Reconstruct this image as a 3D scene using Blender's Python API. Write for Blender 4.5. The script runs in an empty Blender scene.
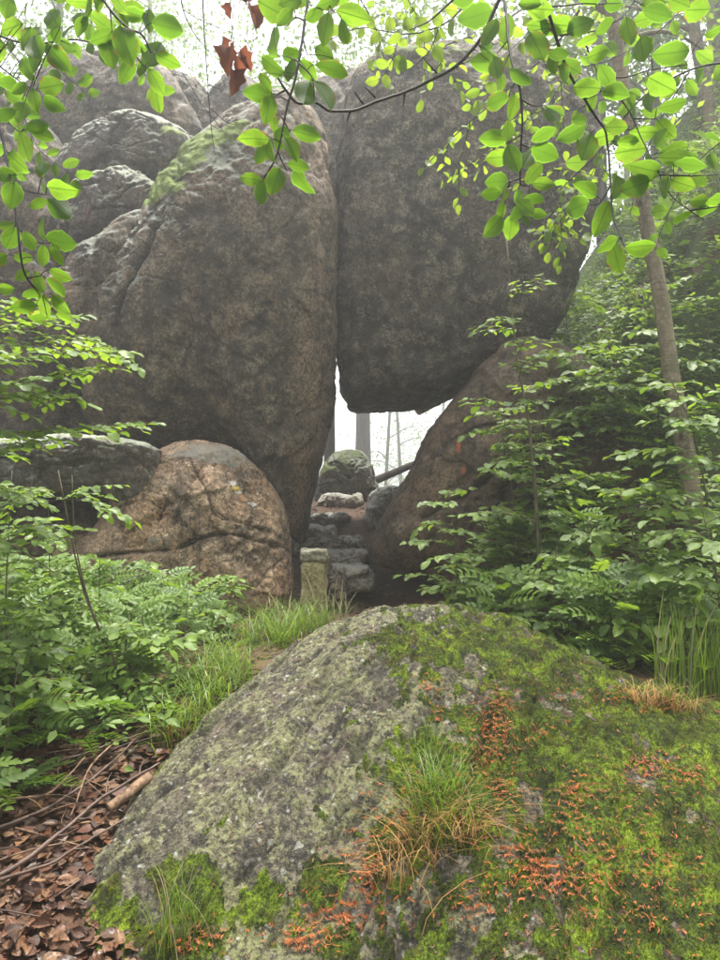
import bpy, math, random
import numpy as np
from mathutils import Vector, Matrix, Euler
from mathutils.bvhtree import BVHTree
random.seed(7); np.random.seed(7)
R = math.radians
SC = bpy.context.scene
COL = SC.collection

# ------------------------------------------------------------------ camera, sky, sun, exposure
FPX = 725.0; PITCH = R(1.6); CAMZ = 1.6
cam_d = bpy.data.cameras.new('camera'); cam = bpy.data.objects.new('camera', cam_d); COL.objects.link(cam)
cam_d.sensor_fit = 'VERTICAL'; cam_d.sensor_height = 24.0; cam_d.lens = 24.0 * FPX / 960.0
cam_d.clip_start = 0.05; cam_d.clip_end = 2000
cam.location = (0, 0, CAMZ); cam.rotation_euler = (R(90) + PITCH, 0, 0)
SC.camera = cam
SUN_ELEV, SUN_AZ = R(77), R(28)          # azimuth measured from +Y towards +X: high, a little behind the rocks
w = bpy.data.worlds.new('World'); SC.world = w; w.use_nodes = True
wn = w.node_tree; wn.nodes.clear()
sky = wn.nodes.new('ShaderNodeTexSky'); sky.sky_type = 'NISHITA'; sky.sun_disc = False
sky.sun_elevation = SUN_ELEV; sky.sun_rotation = SUN_AZ; sky.dust_density = 4.0; sky.air_density = 1.0
hs = wn.nodes.new('ShaderNodeHueSaturation'); hs.inputs['Saturation'].default_value = 0.22
bg = wn.nodes.new('ShaderNodeBackground'); bg.inputs['Strength'].default_value = 0.15
wo = wn.nodes.new('ShaderNodeOutputWorld')
wn.links.new(sky.outputs[0], hs.inputs['Color']); wn.links.new(hs.outputs[0], bg.inputs[0]); wn.links.new(bg.outputs[0], wo.inputs[0])
sl = bpy.data.lights.new('sun', 'SUN'); sl.energy = 4.2; sl.angle = R(14); sl.color = (1.0, 0.95, 0.86)
so = bpy.data.objects.new('sun', sl); COL.objects.link(so)
sd = Vector((math.sin(SUN_AZ) * math.cos(SUN_ELEV), math.cos(SUN_AZ) * math.cos(SUN_ELEV), math.sin(SUN_ELEV)))
so.rotation_euler = sd.to_track_quat('Z', 'Y').to_euler()
so.location = (3, 12, 20)
SC.view_settings.view_transform = 'Standard'; SC.view_settings.look = 'None'
SC.view_settings.exposure = 1.36; SC.view_settings.gamma = 1.0; SC.view_settings.use_curve_mapping = False
SC.render.engine = 'CYCLES'
cy = SC.cycles
cy.max_bounces = 8; cy.diffuse_bounces = 4; cy.glossy_bounces = 2; cy.transmission_bounces = 4
cy.volume_bounces = 3; cy.transparent_max_bounces = 8; cy.use_denoising = True
cy.caustics_reflective = False; cy.caustics_refractive = False
HAZE_DENSITY = 0.0082

def P(px, py, d):
    """point of the world seen at photo pixel (720x960) at distance d along +Y"""
    u = (px - 360.0) / FPX; v = (480.0 - py) / FPX
    y = math.cos(PITCH) - v * math.sin(PITCH); z = math.sin(PITCH) + v * math.cos(PITCH)
    return Vector((u * d / y, d, CAMZ + z * d / y))

# ------------------------------------------------------------------ vectorised noise
_rs = np.random.RandomState(3)
_perm = np.concatenate([_rs.permutation(256)] * 3)
_grad = _rs.normal(size=(256, 3)); _grad /= np.linalg.norm(_grad, axis=1)[:, None]
def perlin(p):
    p = np.asarray(p, float); i = np.floor(p).astype(int); f = p - i; i &= 255
    u = f * f * f * (f * (f * 6 - 15) + 10)
    res = 0
    for dx in (0, 1):
        wx = u[:, 0] if dx else 1 - u[:, 0]
        for dy in (0, 1):
            wy = u[:, 1] if dy else 1 - u[:, 1]
            for dz in (0, 1):
                wz = u[:, 2] if dz else 1 - u[:, 2]
                h = _perm[_perm[_perm[(i[:, 0] + dx) & 255] + ((i[:, 1] + dy) & 255)] + ((i[:, 2] + dz) & 255)]
                g = _grad[h]
                res = res + wx * wy * wz * (g[:, 0] * (f[:, 0] - dx) + g[:, 1] * (f[:, 1] - dy) + g[:, 2] * (f[:, 2] - dz))
    return res * 1.6
def fbm(p, scale=1.0, octaves=4, rough=0.5, off=0.0, ridged=False):
    p = np.asarray(p, float) * scale + off
    a, s, t = 1.0, 0.0, 0.0
    for _ in range(octaves):
        n = perlin(p)
        if ridged: n = 1 - 2 * np.abs(n)
        s = s + a * n; t += a; a *= rough; p = p * 2.03 + 17.3
    return s / t
def sstep(x, a, b):
    t = np.clip((np.asarray(x, float) - a) / (b - a), 0, 1); return t * t * (3 - 2 * t)

# ------------------------------------------------------------------ mesh helpers
def make_mesh(name, V, faces, mat=None, smooth=True, uv=None, attrs=None):
    V = np.asarray(V, np.float32)
    faces = [np.asarray(f, np.int32) for f in faces if len(f)]
    me = bpy.data.meshes.new(name)
    me.vertices.add(len(V)); me.vertices.foreach_set('co', V.ravel())
    idx = np.concatenate([f.ravel() for f in faces]); tot = np.concatenate([np.full(len(f), f.shape[1], np.int32) for f in faces])
    start = np.concatenate([[0], np.cumsum(tot)[:-1]]).astype(np.int32)
    me.loops.add(len(idx)); me.loops.foreach_set('vertex_index', idx)
    me.polygons.add(len(tot)); me.polygons.foreach_set('loop_start', start); me.polygons.foreach_set('loop_total', tot)
    me.polygons.foreach_set('use_smooth', np.full(len(tot), smooth, bool))
    me.update(calc_edges=True)
    if uv is not None:
        l = me.uv_layers.new(name='UVMap'); l.data.foreach_set('uv', np.asarray(uv, np.float32)[idx].ravel())
    for k, a in (attrs or {}).items():
        at = me.attributes.new(k, 'FLOAT', 'POINT'); at.data.foreach_set('value', np.asarray(a, np.float32))
    if mat: me.materials.append(mat)
    return me
def link(name, me, parent=None, loc=None, mat4=None):
    o = bpy.data.objects.new(name, me); COL.objects.link(o)
    if parent is not None: o.parent = parent
    if loc is not None: o.location = loc
    if mat4 is not None: o.matrix_local = mat4
    return o
def tag(o, label, cat, group=None, kind=None):
    if label: o['label'] = label
    if cat: o['category'] = cat
    if group: o['group'] = group
    if kind: o['kind'] = kind
    return o
def thing(name, label, cat, loc, group=None):
    o = link(name, None, loc=loc); o.empty_display_size = 0.1
    return tag(o, label, cat, group)
class MB:
    def __init__(s): s.V = []; s.Q = []; s.T = []; s.n = 0; s.uv = []; s.r = []
    def add(s, V, Q=None, T=None, uv=None, r=0.0):
        V = np.asarray(V, float)
        if Q is not None and len(Q): s.Q.append(np.asarray(Q) + s.n)
        if T is not None and len(T): s.T.append(np.asarray(T) + s.n)
        s.V.append(V); s.n += len(V)
        s.uv.append(np.zeros((len(V), 2)) if uv is None else np.asarray(uv)); s.r.append(np.full(len(V), r) if np.isscalar(r) else r)
    def mesh(s, name, mat, origin=(0, 0, 0), smooth=True):
        V = np.concatenate(s.V) - np.array(origin)
        f = []
        if s.Q: f.append(np.concatenate(s.Q))
        if s.T: f.append(np.concatenate(s.T))
        return make_mesh(name, V, f, mat, smooth, np.concatenate(s.uv), {'rnd': np.concatenate(s.r)})
    def obj(s, name, mat, parent=None, origin=(0, 0, 0), smooth=True):
        if parent is not None: return link(name, s.mesh(name, mat, parent.location, smooth), parent)
        return link(name, s.mesh(name, mat, origin, smooth), None, origin)
def spline(pts, n):
    p = np.array([tuple(q) for q in pts], float)
    if len(p) < 3:
        t = np.linspace(0, 1, n)[:, None]; return p[0] * (1 - t) + p[-1] * t
    q = np.vstack([2 * p[0] - p[1], p, 2 * p[-1] - p[-2]])
    out = []
    m = len(p) - 1
    for t in np.linspace(0, m - 1e-9, n):
        i = int(t); f = t - i; a, b, c, d = q[i], q[i + 1], q[i + 2], q[i + 3]
        out.append(0.5 * ((2 * b) + (-a + c) * f + (2 * a - 5 * b + 4 * c - d) * f * f + (-a + 3 * b - 3 * c + d) * f ** 3))
    return np.array(out)
def tube(path, rad, sides=6, cap=True):
    path = np.asarray(path, float); n = len(path)
    rad = np.interp(np.linspace(0, 1, n), np.linspace(0, 1, len(rad)), rad) if not np.isscalar(rad) else np.full(n, rad)
    t = np.gradient(path, axis=0); t /= np.linalg.norm(t, axis=1)[:, None] + 1e-9
    up = np.array([0.13, 0.31, 0.94]); 
    if abs(t[0] @ up) > 0.9: up = np.array([0.9, 0.3, 0.1])
    V = []; a = np.linspace(0, 2 * np.pi, sides, endpoint=False)
    prev = np.cross(t[0], up); prev /= np.linalg.norm(prev)
    for i in range(n):
        prev = prev - t[i] * (prev @ t[i]); prev /= np.linalg.norm(prev) + 1e-9
        b = np.cross(t[i], prev)
        V.append(path[i] + rad[i] * (np.cos(a)[:, None] * prev + np.sin(a)[:, None] * b))
    V = np.concatenate(V)
    i = np.arange(n - 1)[:, None] * sides; j = np.arange(sides)[None]; k = (j + 1) % sides
    Q = np.stack([i + j, i + k, i + sides + k, i + sides + j], -1).reshape(-1, 4)
    T = []
    if cap:
        V = np.vstack([V, path[0], path[-1]]); c0 = n * sides; c1 = c0 + 1
        for q in range(sides):
            T.append((c0, (q + 1) % sides, q)); T.append((c1, (n - 1) * sides + q, (n - 1) * sides + (q + 1) % sides))
    return V, Q, np.array(T) if T else None

# ------------------------------------------------------------------ material helpers
class NT:
    def __init__(s, name):
        s.m = bpy.data.materials.new(name); s.m.use_nodes = True; s.t = s.m.node_tree; s.t.nodes.clear()
        s.out = s.t.nodes.new('ShaderNodeOutputMaterial'); s.co = s.t.nodes.new('ShaderNodeTexCoord')
        s.obj = s.co.outputs['Object']
    def L(s, a, b):
        if hasattr(a, 'links') or isinstance(a, bpy.types.NodeSocket): s.t.links.new(a, b)
        else:
            if isinstance(a, (tuple, list)) and len(a) == 3 and len(b.default_value) == 4: a = (*a, 1)
            b.default_value = a
    def noise(s, scale, detail=4, rough=0.55, vec=None, dist=0.0, color=False):
        n = s.t.nodes.new('ShaderNodeTexNoise'); s.L(vec or s.obj, n.inputs['Vector'])
        n.inputs['Scale'].default_value = scale; n.inputs['Detail'].default_value = detail; n.inputs['Roughness'].default_value = rough
        n.inputs['Distortion'].default_value = dist
        return n.outputs['Color' if color else 'Fac']
    def voro(s, scale, feature='F1', vec=None, out='Distance', rand=1.0):
        n = s.t.nodes.new('ShaderNodeTexVoronoi'); n.feature = feature; s.L(vec or s.obj, n.inputs['Vector'])
        n.inputs['Scale'].default_value = scale; n.inputs['Randomness'].default_value = rand
        return n.outputs[out]
    def ramp(s, fac, stops, interp='LINEAR'):
        n = s.t.nodes.new('ShaderNodeValToRGB'); e = n.color_ramp.elements; n.color_ramp.interpolation = interp
        while len(e) < len(stops): e.new(0.5)
        for i, (p, c) in enumerate(stops):
            e[i].position = p; e[i].color = (c, c, c, 1) if np.isscalar(c) else (*c, 1)
        s.L(fac, n.inputs[0]); return n.outputs[0]
    def mix(s, fac, a, b, mode='MIX'):
        n = s.t.nodes.new('ShaderNodeMix'); n.data_type = 'RGBA'; n.blend_type = mode
        s.L(fac, n.inputs[0]); s.L(a, n.inputs[6]); s.L(b, n.inputs[7]); return n.outputs[2]
    def math(s, op, a, b=0.0, c=None, clamp=False):
        n = s.t.nodes.new('ShaderNodeMath'); n.operation = op; n.use_clamp = clamp
        s.L(a, n.inputs[0]); s.L(b, n.inputs[1])
        if c is not None: s.L(c, n.inputs[2])
        return n.outputs[0]
    def attr(s, name, out='Fac'):
        n = s.t.nodes.new('ShaderNodeAttribute'); n.attribute_name = name; return n.outputs[out]
    def sep(s, v):
        n = s.t.nodes.new('ShaderNodeSeparateXYZ'); s.L(v, n.inputs[0]); return n.outputs
    def geo(s, out): return s.t.nodes.new('ShaderNodeNewGeometry').outputs[out]
    def mapping(s, scale=(1, 1, 1), rot=(0, 0, 0), vec=None):
        n = s.t.nodes.new('ShaderNodeMapping'); s.L(vec or s.obj, n.inputs[0])
        n.inputs['Scale'].default_value = scale; n.inputs['Rotation'].default_value = rot; return n.outputs[0]
    def bump(s, h, strength=0.5, dist=0.02, normal=None):
        n = s.t.nodes.new('ShaderNodeBump'); n.inputs['Strength'].default_value = strength; n.inputs['Distance'].default_value = dist
        s.L(h, n.inputs['Height'])
        if normal is not None: s.L(normal, n.inputs['Normal'])
        return n.outputs[0]
    def bsdf(s, color, rough=0.8, normal=None, spec=0.4, **kw):
        n = s.t.nodes.new('ShaderNodeBsdfPrincipled'); s.L(color, n.inputs['Base Color']); s.L(rough, n.inputs['Roughness'])
        n.inputs['Specular IOR Level'].default_value = spec
        if normal is not None: s.L(normal, n.inputs['Normal'])
        return n.outputs[0]
    def done(s, sh): s.t.links.new(sh, s.out.inputs[0]); return s.m
    def combine(s, kind, *a):
        n = s.t.nodes.new(kind)
        if kind == 'ShaderNodeMixShader':
            s.L(a[0], n.inputs[0]); s.L(a[1], n.inputs[1]); s.L(a[2], n.inputs[2])
        return n.outputs[0]

def mat_rock(name, dark, mid, light, warm=None, warm_amt=0.4, lichen=(0.42, 0.45, 0.38), lichen_amt=0.5, top_lichen_glint=1.0,
             moss=(0.10, 0.16, 0.02), moss_up=0.0, speck=0.5, wet=0.5, bump=0.5):
    s = NT(name)
    n1 = s.noise(1.3, 6, 0.6, dist=0.4); n2 = s.noise(7, 8, 0.68); n3 = s.noise(34, 8, 0.75); n4 = s.noise(120, 3, 0.7)
    base = s.ramp(s.math('ADD', s.math('MULTIPLY', n2, 0.55), s.math('MULTIPLY', n3, 0.45)), [(0.41, dark), (0.5, mid), (0.585, light)])
    if warm:
        wv = s.ramp(s.noise(2.1, 5, 0.6, dist=0.6), [(0.5 - warm_amt * 0.3, 0), (0.72 - warm_amt * 0.3, 1)])
        wv = s.math('ADD', wv, s.math('MULTIPLY', s.attr('warm'), 1.0), clamp=True)
        base = s.mix(s.math('MULTIPLY', wv, s.ramp(n3, [(0.42, 0.05), (0.56, 1)])), base, warm)
    # pale crystal specks
    # old water streaks down the face
    stv = s.noise(1.0, 5, 0.65, vec=s.mapping((5.5, 5.5, 0.55)), dist=0.5)
    base = s.mix(s.ramp(stv, [(0.50, 0), (0.62, 0.55)]), base, (dark[0] * 1.1, dark[1] * 1.1, dark[2] * 1.1))
    base = s.mix(s.ramp(s.noise(2.6, 5, 0.65), [(0.50, 0), (0.66, 0.5)]), base, s.mix(n3, mid, light))
    sp = s.ramp(s.math('ADD', s.math('MULTIPLY', s.noise(70, 3, 0.75), 0.6), s.math('MULTIPLY', n2, 0.4)), [(0.555, 0), (0.60, 1)])
    base = s.mix(s.math('MULTIPLY', sp, speck), base, (light[0] * 1.9, light[1] * 1.9, light[2] * 1.85))
    dk = s.ramp(s.noise(40, 6, 0.8), [(0.38, 1), (0.46, 0)])
    base = s.mix(s.math('MULTIPLY', dk, 0.75), base, (dark[0] * 0.4, dark[1] * 0.4, dark[2] * 0.4))
    # crusty lichen, thicker on faces that catch rain; wet_granite uses it as painted glint
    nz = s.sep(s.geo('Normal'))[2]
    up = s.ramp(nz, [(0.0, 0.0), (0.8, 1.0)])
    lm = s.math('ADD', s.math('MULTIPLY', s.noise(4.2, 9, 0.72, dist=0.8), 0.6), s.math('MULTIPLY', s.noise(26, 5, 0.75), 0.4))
    lm = s.math('ADD', lm, s.math('ADD', s.math('MULTIPLY', up, 0.16 * top_lichen_glint), s.math('MULTIPLY', s.attr('lichen'), 0.3)))
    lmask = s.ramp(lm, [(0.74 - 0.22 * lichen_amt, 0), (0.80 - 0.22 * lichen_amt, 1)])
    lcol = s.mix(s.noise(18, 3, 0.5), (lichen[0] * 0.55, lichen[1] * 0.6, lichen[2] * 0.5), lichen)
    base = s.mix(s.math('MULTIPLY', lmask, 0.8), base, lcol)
    # moss where painted on the geometry and where it faces up
    mm = s.math('ADD', s.attr('moss'), s.math('MULTIPLY', s.math('MULTIPLY', up, moss_up), s.ramp(s.noise(3.3, 6, 0.7), [(0.45, 0), (0.6, 1)])))
    mmask = s.ramp(s.math('ADD', mm, s.math('MULTIPLY', s.noise(30, 6, 0.75), 0.5)), [(0.62, 0), (0.78, 1)])
    mcol = s.mix(s.noise(45, 5, 0.7), (moss[0] * 0.4, moss[1] * 0.5, moss[2] * 0.6), (moss[0] * 1.6, moss[1] * 1.5, moss[2] * 1.3))
    base = s.mix(mmask, base, mcol)
    st = s.ramp(s.math('ADD', s.attr('stain'), s.math('MULTIPLY', n3, 0.6)), [(0.72, 0), (0.85, 1)])
    base = s.mix(s.math('MULTIPLY', st, 0.85), base, (0.38, 0.085, 0.035))
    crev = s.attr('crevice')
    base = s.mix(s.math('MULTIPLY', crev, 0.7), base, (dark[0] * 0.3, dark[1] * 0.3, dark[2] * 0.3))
    rough = s.ramp(n1, [(0.35, 0.85 - wet * 0.4), (0.6, 0.9)])
    h = s.math('ADD', s.math('MULTIPLY', n3, 1.3), s.math('ADD', s.math('MULTIPLY', n2, 1.0), s.math('MULTIPLY', n4, 0.6)))
    h = s.math('ADD', h, s.math('ADD', s.math('MULTIPLY', lmask, 0.12), s.math('MULTIPLY', dk, -0.35)))
    return s.done(s.bsdf(base, rough, s.bump(h, bump, 0.07), 0.45))

def mat_leaf(name, top, trans, amt=0.5, var=0.35, rough=0.42, vein=True, spec=0.45, rim=0.0, brown=0.0):
    s = NT(name)
    oi = s.t.nodes.new('ShaderNodeObjectInfo').outputs['Random']
    rnd = s.math('FRACT', s.math('ADD', oi, s.attr('rnd')))
    rnd2 = s.math('FRACT', s.math('MULTIPLY', rnd, 7.13))
    def vary(c):
        lo = tuple(x * (1 - var) for x in c); hi = (c[0] * (1 + var * 1.2), c[1] * (1 + var * 0.5), c[2] * (1 + var * 0.3))
        return s.mix(rnd, lo, hi)
    tc, sc_ = vary(top), vary(trans)
    n = s.noise(60, 3, 0.5)
    tc = s.mix(s.math('MULTIPLY', n, 0.5), tc, tuple(x * 0.6 for x in top))
    nrm = None
    if vein:
        uv = s.sep(s.co.outputs['UV'])
        av = s.math('ABSOLUTE', s.math('SUBTRACT', uv[0], 0.5))
        st = s.math('FRACT', s.math('MULTIPLY', s.math('SUBTRACT', uv[1], s.math('MULTIPLY', av, 0.75)), 9.0))
        ln = s.ramp(s.math('ABSOLUTE', s.math('SUBTRACT', st, 0.5)), [(0.0, 1), (0.10, 0)])
        mid = s.ramp(av, [(0.0, 1), (0.02, 1), (0.045, 0)])
        v = s.math('MAXIMUM', s.math('MULTIPLY', ln, 0.45), mid)
        sc_ = s.mix(s.math('MULTIPLY', v, 0.8), sc_, tuple(x * 0.42 for x in trans))
        tc = s.mix(s.math('MULTIPLY', v, 0.45), tc, tuple(min(1, x * 1.7) for x in top))
        nrm = s.bump(s.math('SUBTRACT', 1.0, v), 0.35, 0.004)
        if rim:
            e = s.ramp(s.attr('edge'), [(0.80, 0), (1.0, 1)])
            sc_ = s.mix(s.math('MULTIPLY', e, rim), sc_, (min(1, trans[0] * 1.9), min(1, trans[1] * 1.6), trans[2] * 2.5))
    hl = s.ramp(s.noise(34, 2, 0.5), [(0.66, 0), (0.70, 1)])
    tc = s.mix(s.math('MULTIPLY', hl, .7), tc, (.16, .10, .03))
    mot = s.ramp(s.noise(9, 4, 0.6), [(0.35, 0), (0.65, 1)]); sc_ = s.mix(s.math('MULTIPLY', mot, .45), sc_, tuple(x * .62 for x in trans))
    if brown:   # withered margins on some of the leaves
        bm = s.math('MULTIPLY', s.ramp(s.math('ADD', s.math('MULTIPLY', s.attr('edge'), .35), s.noise(3.5, 4, .6)), [(.80, 0), (.86, 1)]), s.ramp(rnd2, [(.55, 0), (.6, 1)]))
        sc_ = s.mix(s.math('MULTIPLY', bm, brown), sc_, (.30, .17, .03)); tc = s.mix(s.math('MULTIPLY', bm, brown), tc, (.13, .08, .02))
    # insect specks
    sc_ = s.mix(s.ramp(s.noise(130, 2, 0.5), [(0.70, 0), (0.76, 0.8)]), sc_, (0.10, 0.06, 0.02))
    b = s.bsdf(tc, s.math('ADD', rough, s.math('MULTIPLY', rnd2, 0.15)), nrm, spec)
    t = s.t.nodes.new('ShaderNodeBsdfTranslucent'); s.L(sc_, t.inputs[0])
    return s.done(s.combine('ShaderNodeMixShader', amt, b, t.outputs[0]))
def mat_simple(name, c1, c2, scale=20, rough=0.8, bump=0.4, dist=0.01, stretch=(1, 1, 1), spec=0.3, c3=None):
    s = NT(name); v = s.mapping(stretch)
    n = s.noise(scale, 6, 0.65, v); col = s.ramp(n, [(0.35, c1), (0.65, c2)])
    rn = s.math('FRACT', s.math('ADD', s.t.nodes.new('ShaderNodeObjectInfo').outputs['Random'], s.attr('rnd')))
    if c3: col = s.mix(s.math('MULTIPLY', rn, s.ramp(s.noise(scale * 0.3, 3), [(0.4, 0.3), (0.6, 1)])), col, c3)
    return s.done(s.bsdf(col, rough, s.bump(n, bump, dist), spec))
# ------------------------------------------------------------------ materials of rock and soil
M_big = mat_rock('dark_granite', (0.018, 0.0145, 0.010), (0.070, 0.056, 0.037), (0.21, 0.175, 0.125), warm=(0.32, 0.215, 0.13), warm_amt=0.08,
                 lichen=(0.34, 0.36, 0.32), lichen_amt=0.22, top_lichen_glint=1.5, moss_up=0.5, speck=0.7, moss=(0.14, 0.20, 0.03))
M_block = mat_rock('grey_granite', (0.018, 0.0155, 0.012), (0.070, 0.060, 0.044), (0.23, 0.20, 0.155), warm=(0.17, 0.12, 0.09), warm_amt=0.15,
                   lichen=(0.38, 0.38, 0.35), lichen_amt=0.22, top_lichen_glint=0.9, moss_up=0.35, speck=1.0)
M_warm = mat_rock('tan_granite', (0.030, 0.025, 0.020), (0.24, 0.175, 0.112), (0.56, 0.42, 0.28), warm=(0.54, 0.33, 0.18), warm_amt=0.4,
                  lichen=(0.36, 0.34, 0.30), lichen_amt=0.25, top_lichen_glint=0.3, moss_up=0.0, speck=0.8)
M_brown = mat_rock('brown_granite', (0.018, 0.013, 0.008), (0.072, 0.052, 0.033), (0.17, 0.13, 0.085), warm=(0.20, 0.125, 0.065), warm_amt=0.3,
                   lichen=(0.30, 0.30, 0.26), lichen_amt=0.15, top_lichen_glint=0.6, moss_up=0.2, speck=0.4)
M_lich = mat_rock('lichened_granite', (0.04, 0.036, 0.034), (0.10, 0.09, 0.082), (0.22, 0.20, 0.18), warm=(0.20, 0.13, 0.09), warm_amt=0.3,
                  lichen=(0.42, 0.45, 0.37), lichen_amt=0.75, top_lichen_glint=1.6, moss_up=0.6, moss=(0.13, 0.18, 0.03))
M_wet = mat_rock('wet_granite', (0.10, 0.080, 0.058), (0.28, 0.235, 0.18), (0.48, 0.43, 0.35), lichen=(0.50, 0.49, 0.45), lichen_amt=0.05, top_lichen_glint=1.9,
                 moss_up=0.1, wet=1.5, speck=0.4)  # pale up-facing tops: wet sky glint put into the colour, not lichen

def mat_ground():
    s = NT('forest_soil')
    n = s.noise(9, 8, 0.7); n2 = s.noise(60, 6, 0.75)
    c = s.ramp(n, [(0.35, (0.018, 0.011, 0.007)), (0.5, (0.058, 0.034, 0.020)), (0.65, (0.12, 0.068, 0.040))])
    c = s.mix(s.ramp(n2, [(0.45, 0), (0.65, 0.7)]), c, (0.16, 0.075, 0.035))
    g = s.ramp(s.math('ADD', s.noise(2.2, 6, 0.7), s.math('MULTIPLY', s.attr('green'), 0.4)), [(0.60, 0), (0.72, 1)])
    c = s.mix(g, c, s.mix(n2, (0.025, 0.045, 0.01), (0.09, 0.14, 0.03)))
    c = s.mix(s.math('MULTIPLY', s.attr('path'), .8), c, s.mix(n2, (.10, .055, .032), (.26, .155, .10)))
    return s.done(s.bsdf(c, 0.8, s.bump(s.math('ADD', n, s.math('MULTIPLY', n2, 0.6)), 0.7, 0.05), 0.35))
M_ground = mat_ground()

# ------------------------------------------------------------------ terrain
_hy = [-60, -5, 0, 1.5, 2.2, 3.2, 4, 6.3, 7.0, 7.6, 8.5, 9.5, 10.5, 13, 18, 40, 150]
_hz = [-2, -.3, -.1, .05, .16, .44, .60, .68, .66, .70, .95, 1.3, 1.5, 1.7, 1.2, -3, -9]
def H(x, y):
    x = np.asarray(x, float); y = np.asarray(y, float)
    h = np.interp(y, _hy, _hz)
    slope = 1.50 * sstep(y, 4.8, 7.0)
    xs = 0.85 + 0.25 * sstep(y, 6, 9)
    r = np.maximum(0, x - xs); r = np.where(r > 5, 5 + (r - 5) * 0.1, r)
    h = h + r * slope * sstep(r, 0, 0.5) * (1 - 0.55 * sstep(y, 11, 20))
    l = np.maximum(0, -x - 1.3); l = np.where(l > 6, 6 + (l - 6) * 0.1, l)
    h = h + 0.16 * l * sstep(y, 2, 6)
    h = h - 0.08 * sstep(-np.abs(x + 0.0) , -0.7, -0.2) * sstep(y, 5, 6.5) * (1 - sstep(y, 8.5, 9.5))
    p = np.stack([x, y, np.zeros_like(x)], -1).reshape(-1, 3)
    h = h + (0.05 * fbm(p, 0.9, 4) + 0.015 * fbm(p, 6, 3)).reshape(x.shape)
    return h
def axis(lo, hi, c0, c1, fine, growth=1.12):
    a = list(np.arange(c0, c1, fine)); s = fine; v = c1
    while v < hi: a.append(v); s *= growth; v += s
    a.append(hi); s = fine; v = c0; b = []
    while v > lo: s *= growth; v -= s; b.append(max(v, lo))
    return np.array(sorted(set(b + a)))
gx = axis(-115, 115, -4.5, 6.5, 0.035); gy = axis(-40, 140, 1.2, 11, 0.035)
X, Y = np.meshgrid(gx, gy)
Z = H(X, Y)
HG = Z
def Hq(x, y):
    x = np.asarray(x, float); y = np.asarray(y, float); sh = x.shape; x = x.ravel(); y = y.ravel()
    i = np.clip(np.searchsorted(gx, x) - 1, 0, len(gx) - 2); j = np.clip(np.searchsorted(gy, y) - 1, 0, len(gy) - 2)
    fx = (x - gx[i]) / (gx[i + 1] - gx[i]); fy = (y - gy[j]) / (gy[j + 1] - gy[j])
    return (HG[j, i] * (1 - fx) * (1 - fy) + HG[j, i + 1] * fx * (1 - fy) + HG[j + 1, i] * (1 - fx) * fy + HG[j + 1, i + 1] * fx * fy).reshape(sh)
def H1(x, y): return float(Hq([x], [y])[0])
def grid_faces(ny, nx):
    i = np.arange(ny - 1)[:, None] * nx; j = np.arange(nx - 1)[None]
    return np.stack([i + j, i + j + 1, i + nx + j + 1, i + nx + j], -1).reshape(-1, 4)
green = np.clip(sstep(X, 1.2, 3) * 0.6 + sstep(-X, 1.2, 3) * 0.3 * sstep(Y, 3.2, 4.5), 0, 1)
ground = link('ground', make_mesh('ground', np.stack([X, Y, Z], -1).reshape(-1, 3), [grid_faces(len(gy), len(gx))], M_ground, attrs={'green': green.ravel(), 'path': ((1 - sstep(np.abs(X - .1), .45, .9)) * sstep(Y, 5.4, 6.2) * (1 - sstep(Y, 9, 11))).ravel()}))
tag(ground, 'brown forest floor of soil and leaf litter between the rocks', 'ground', kind='structure')

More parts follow.
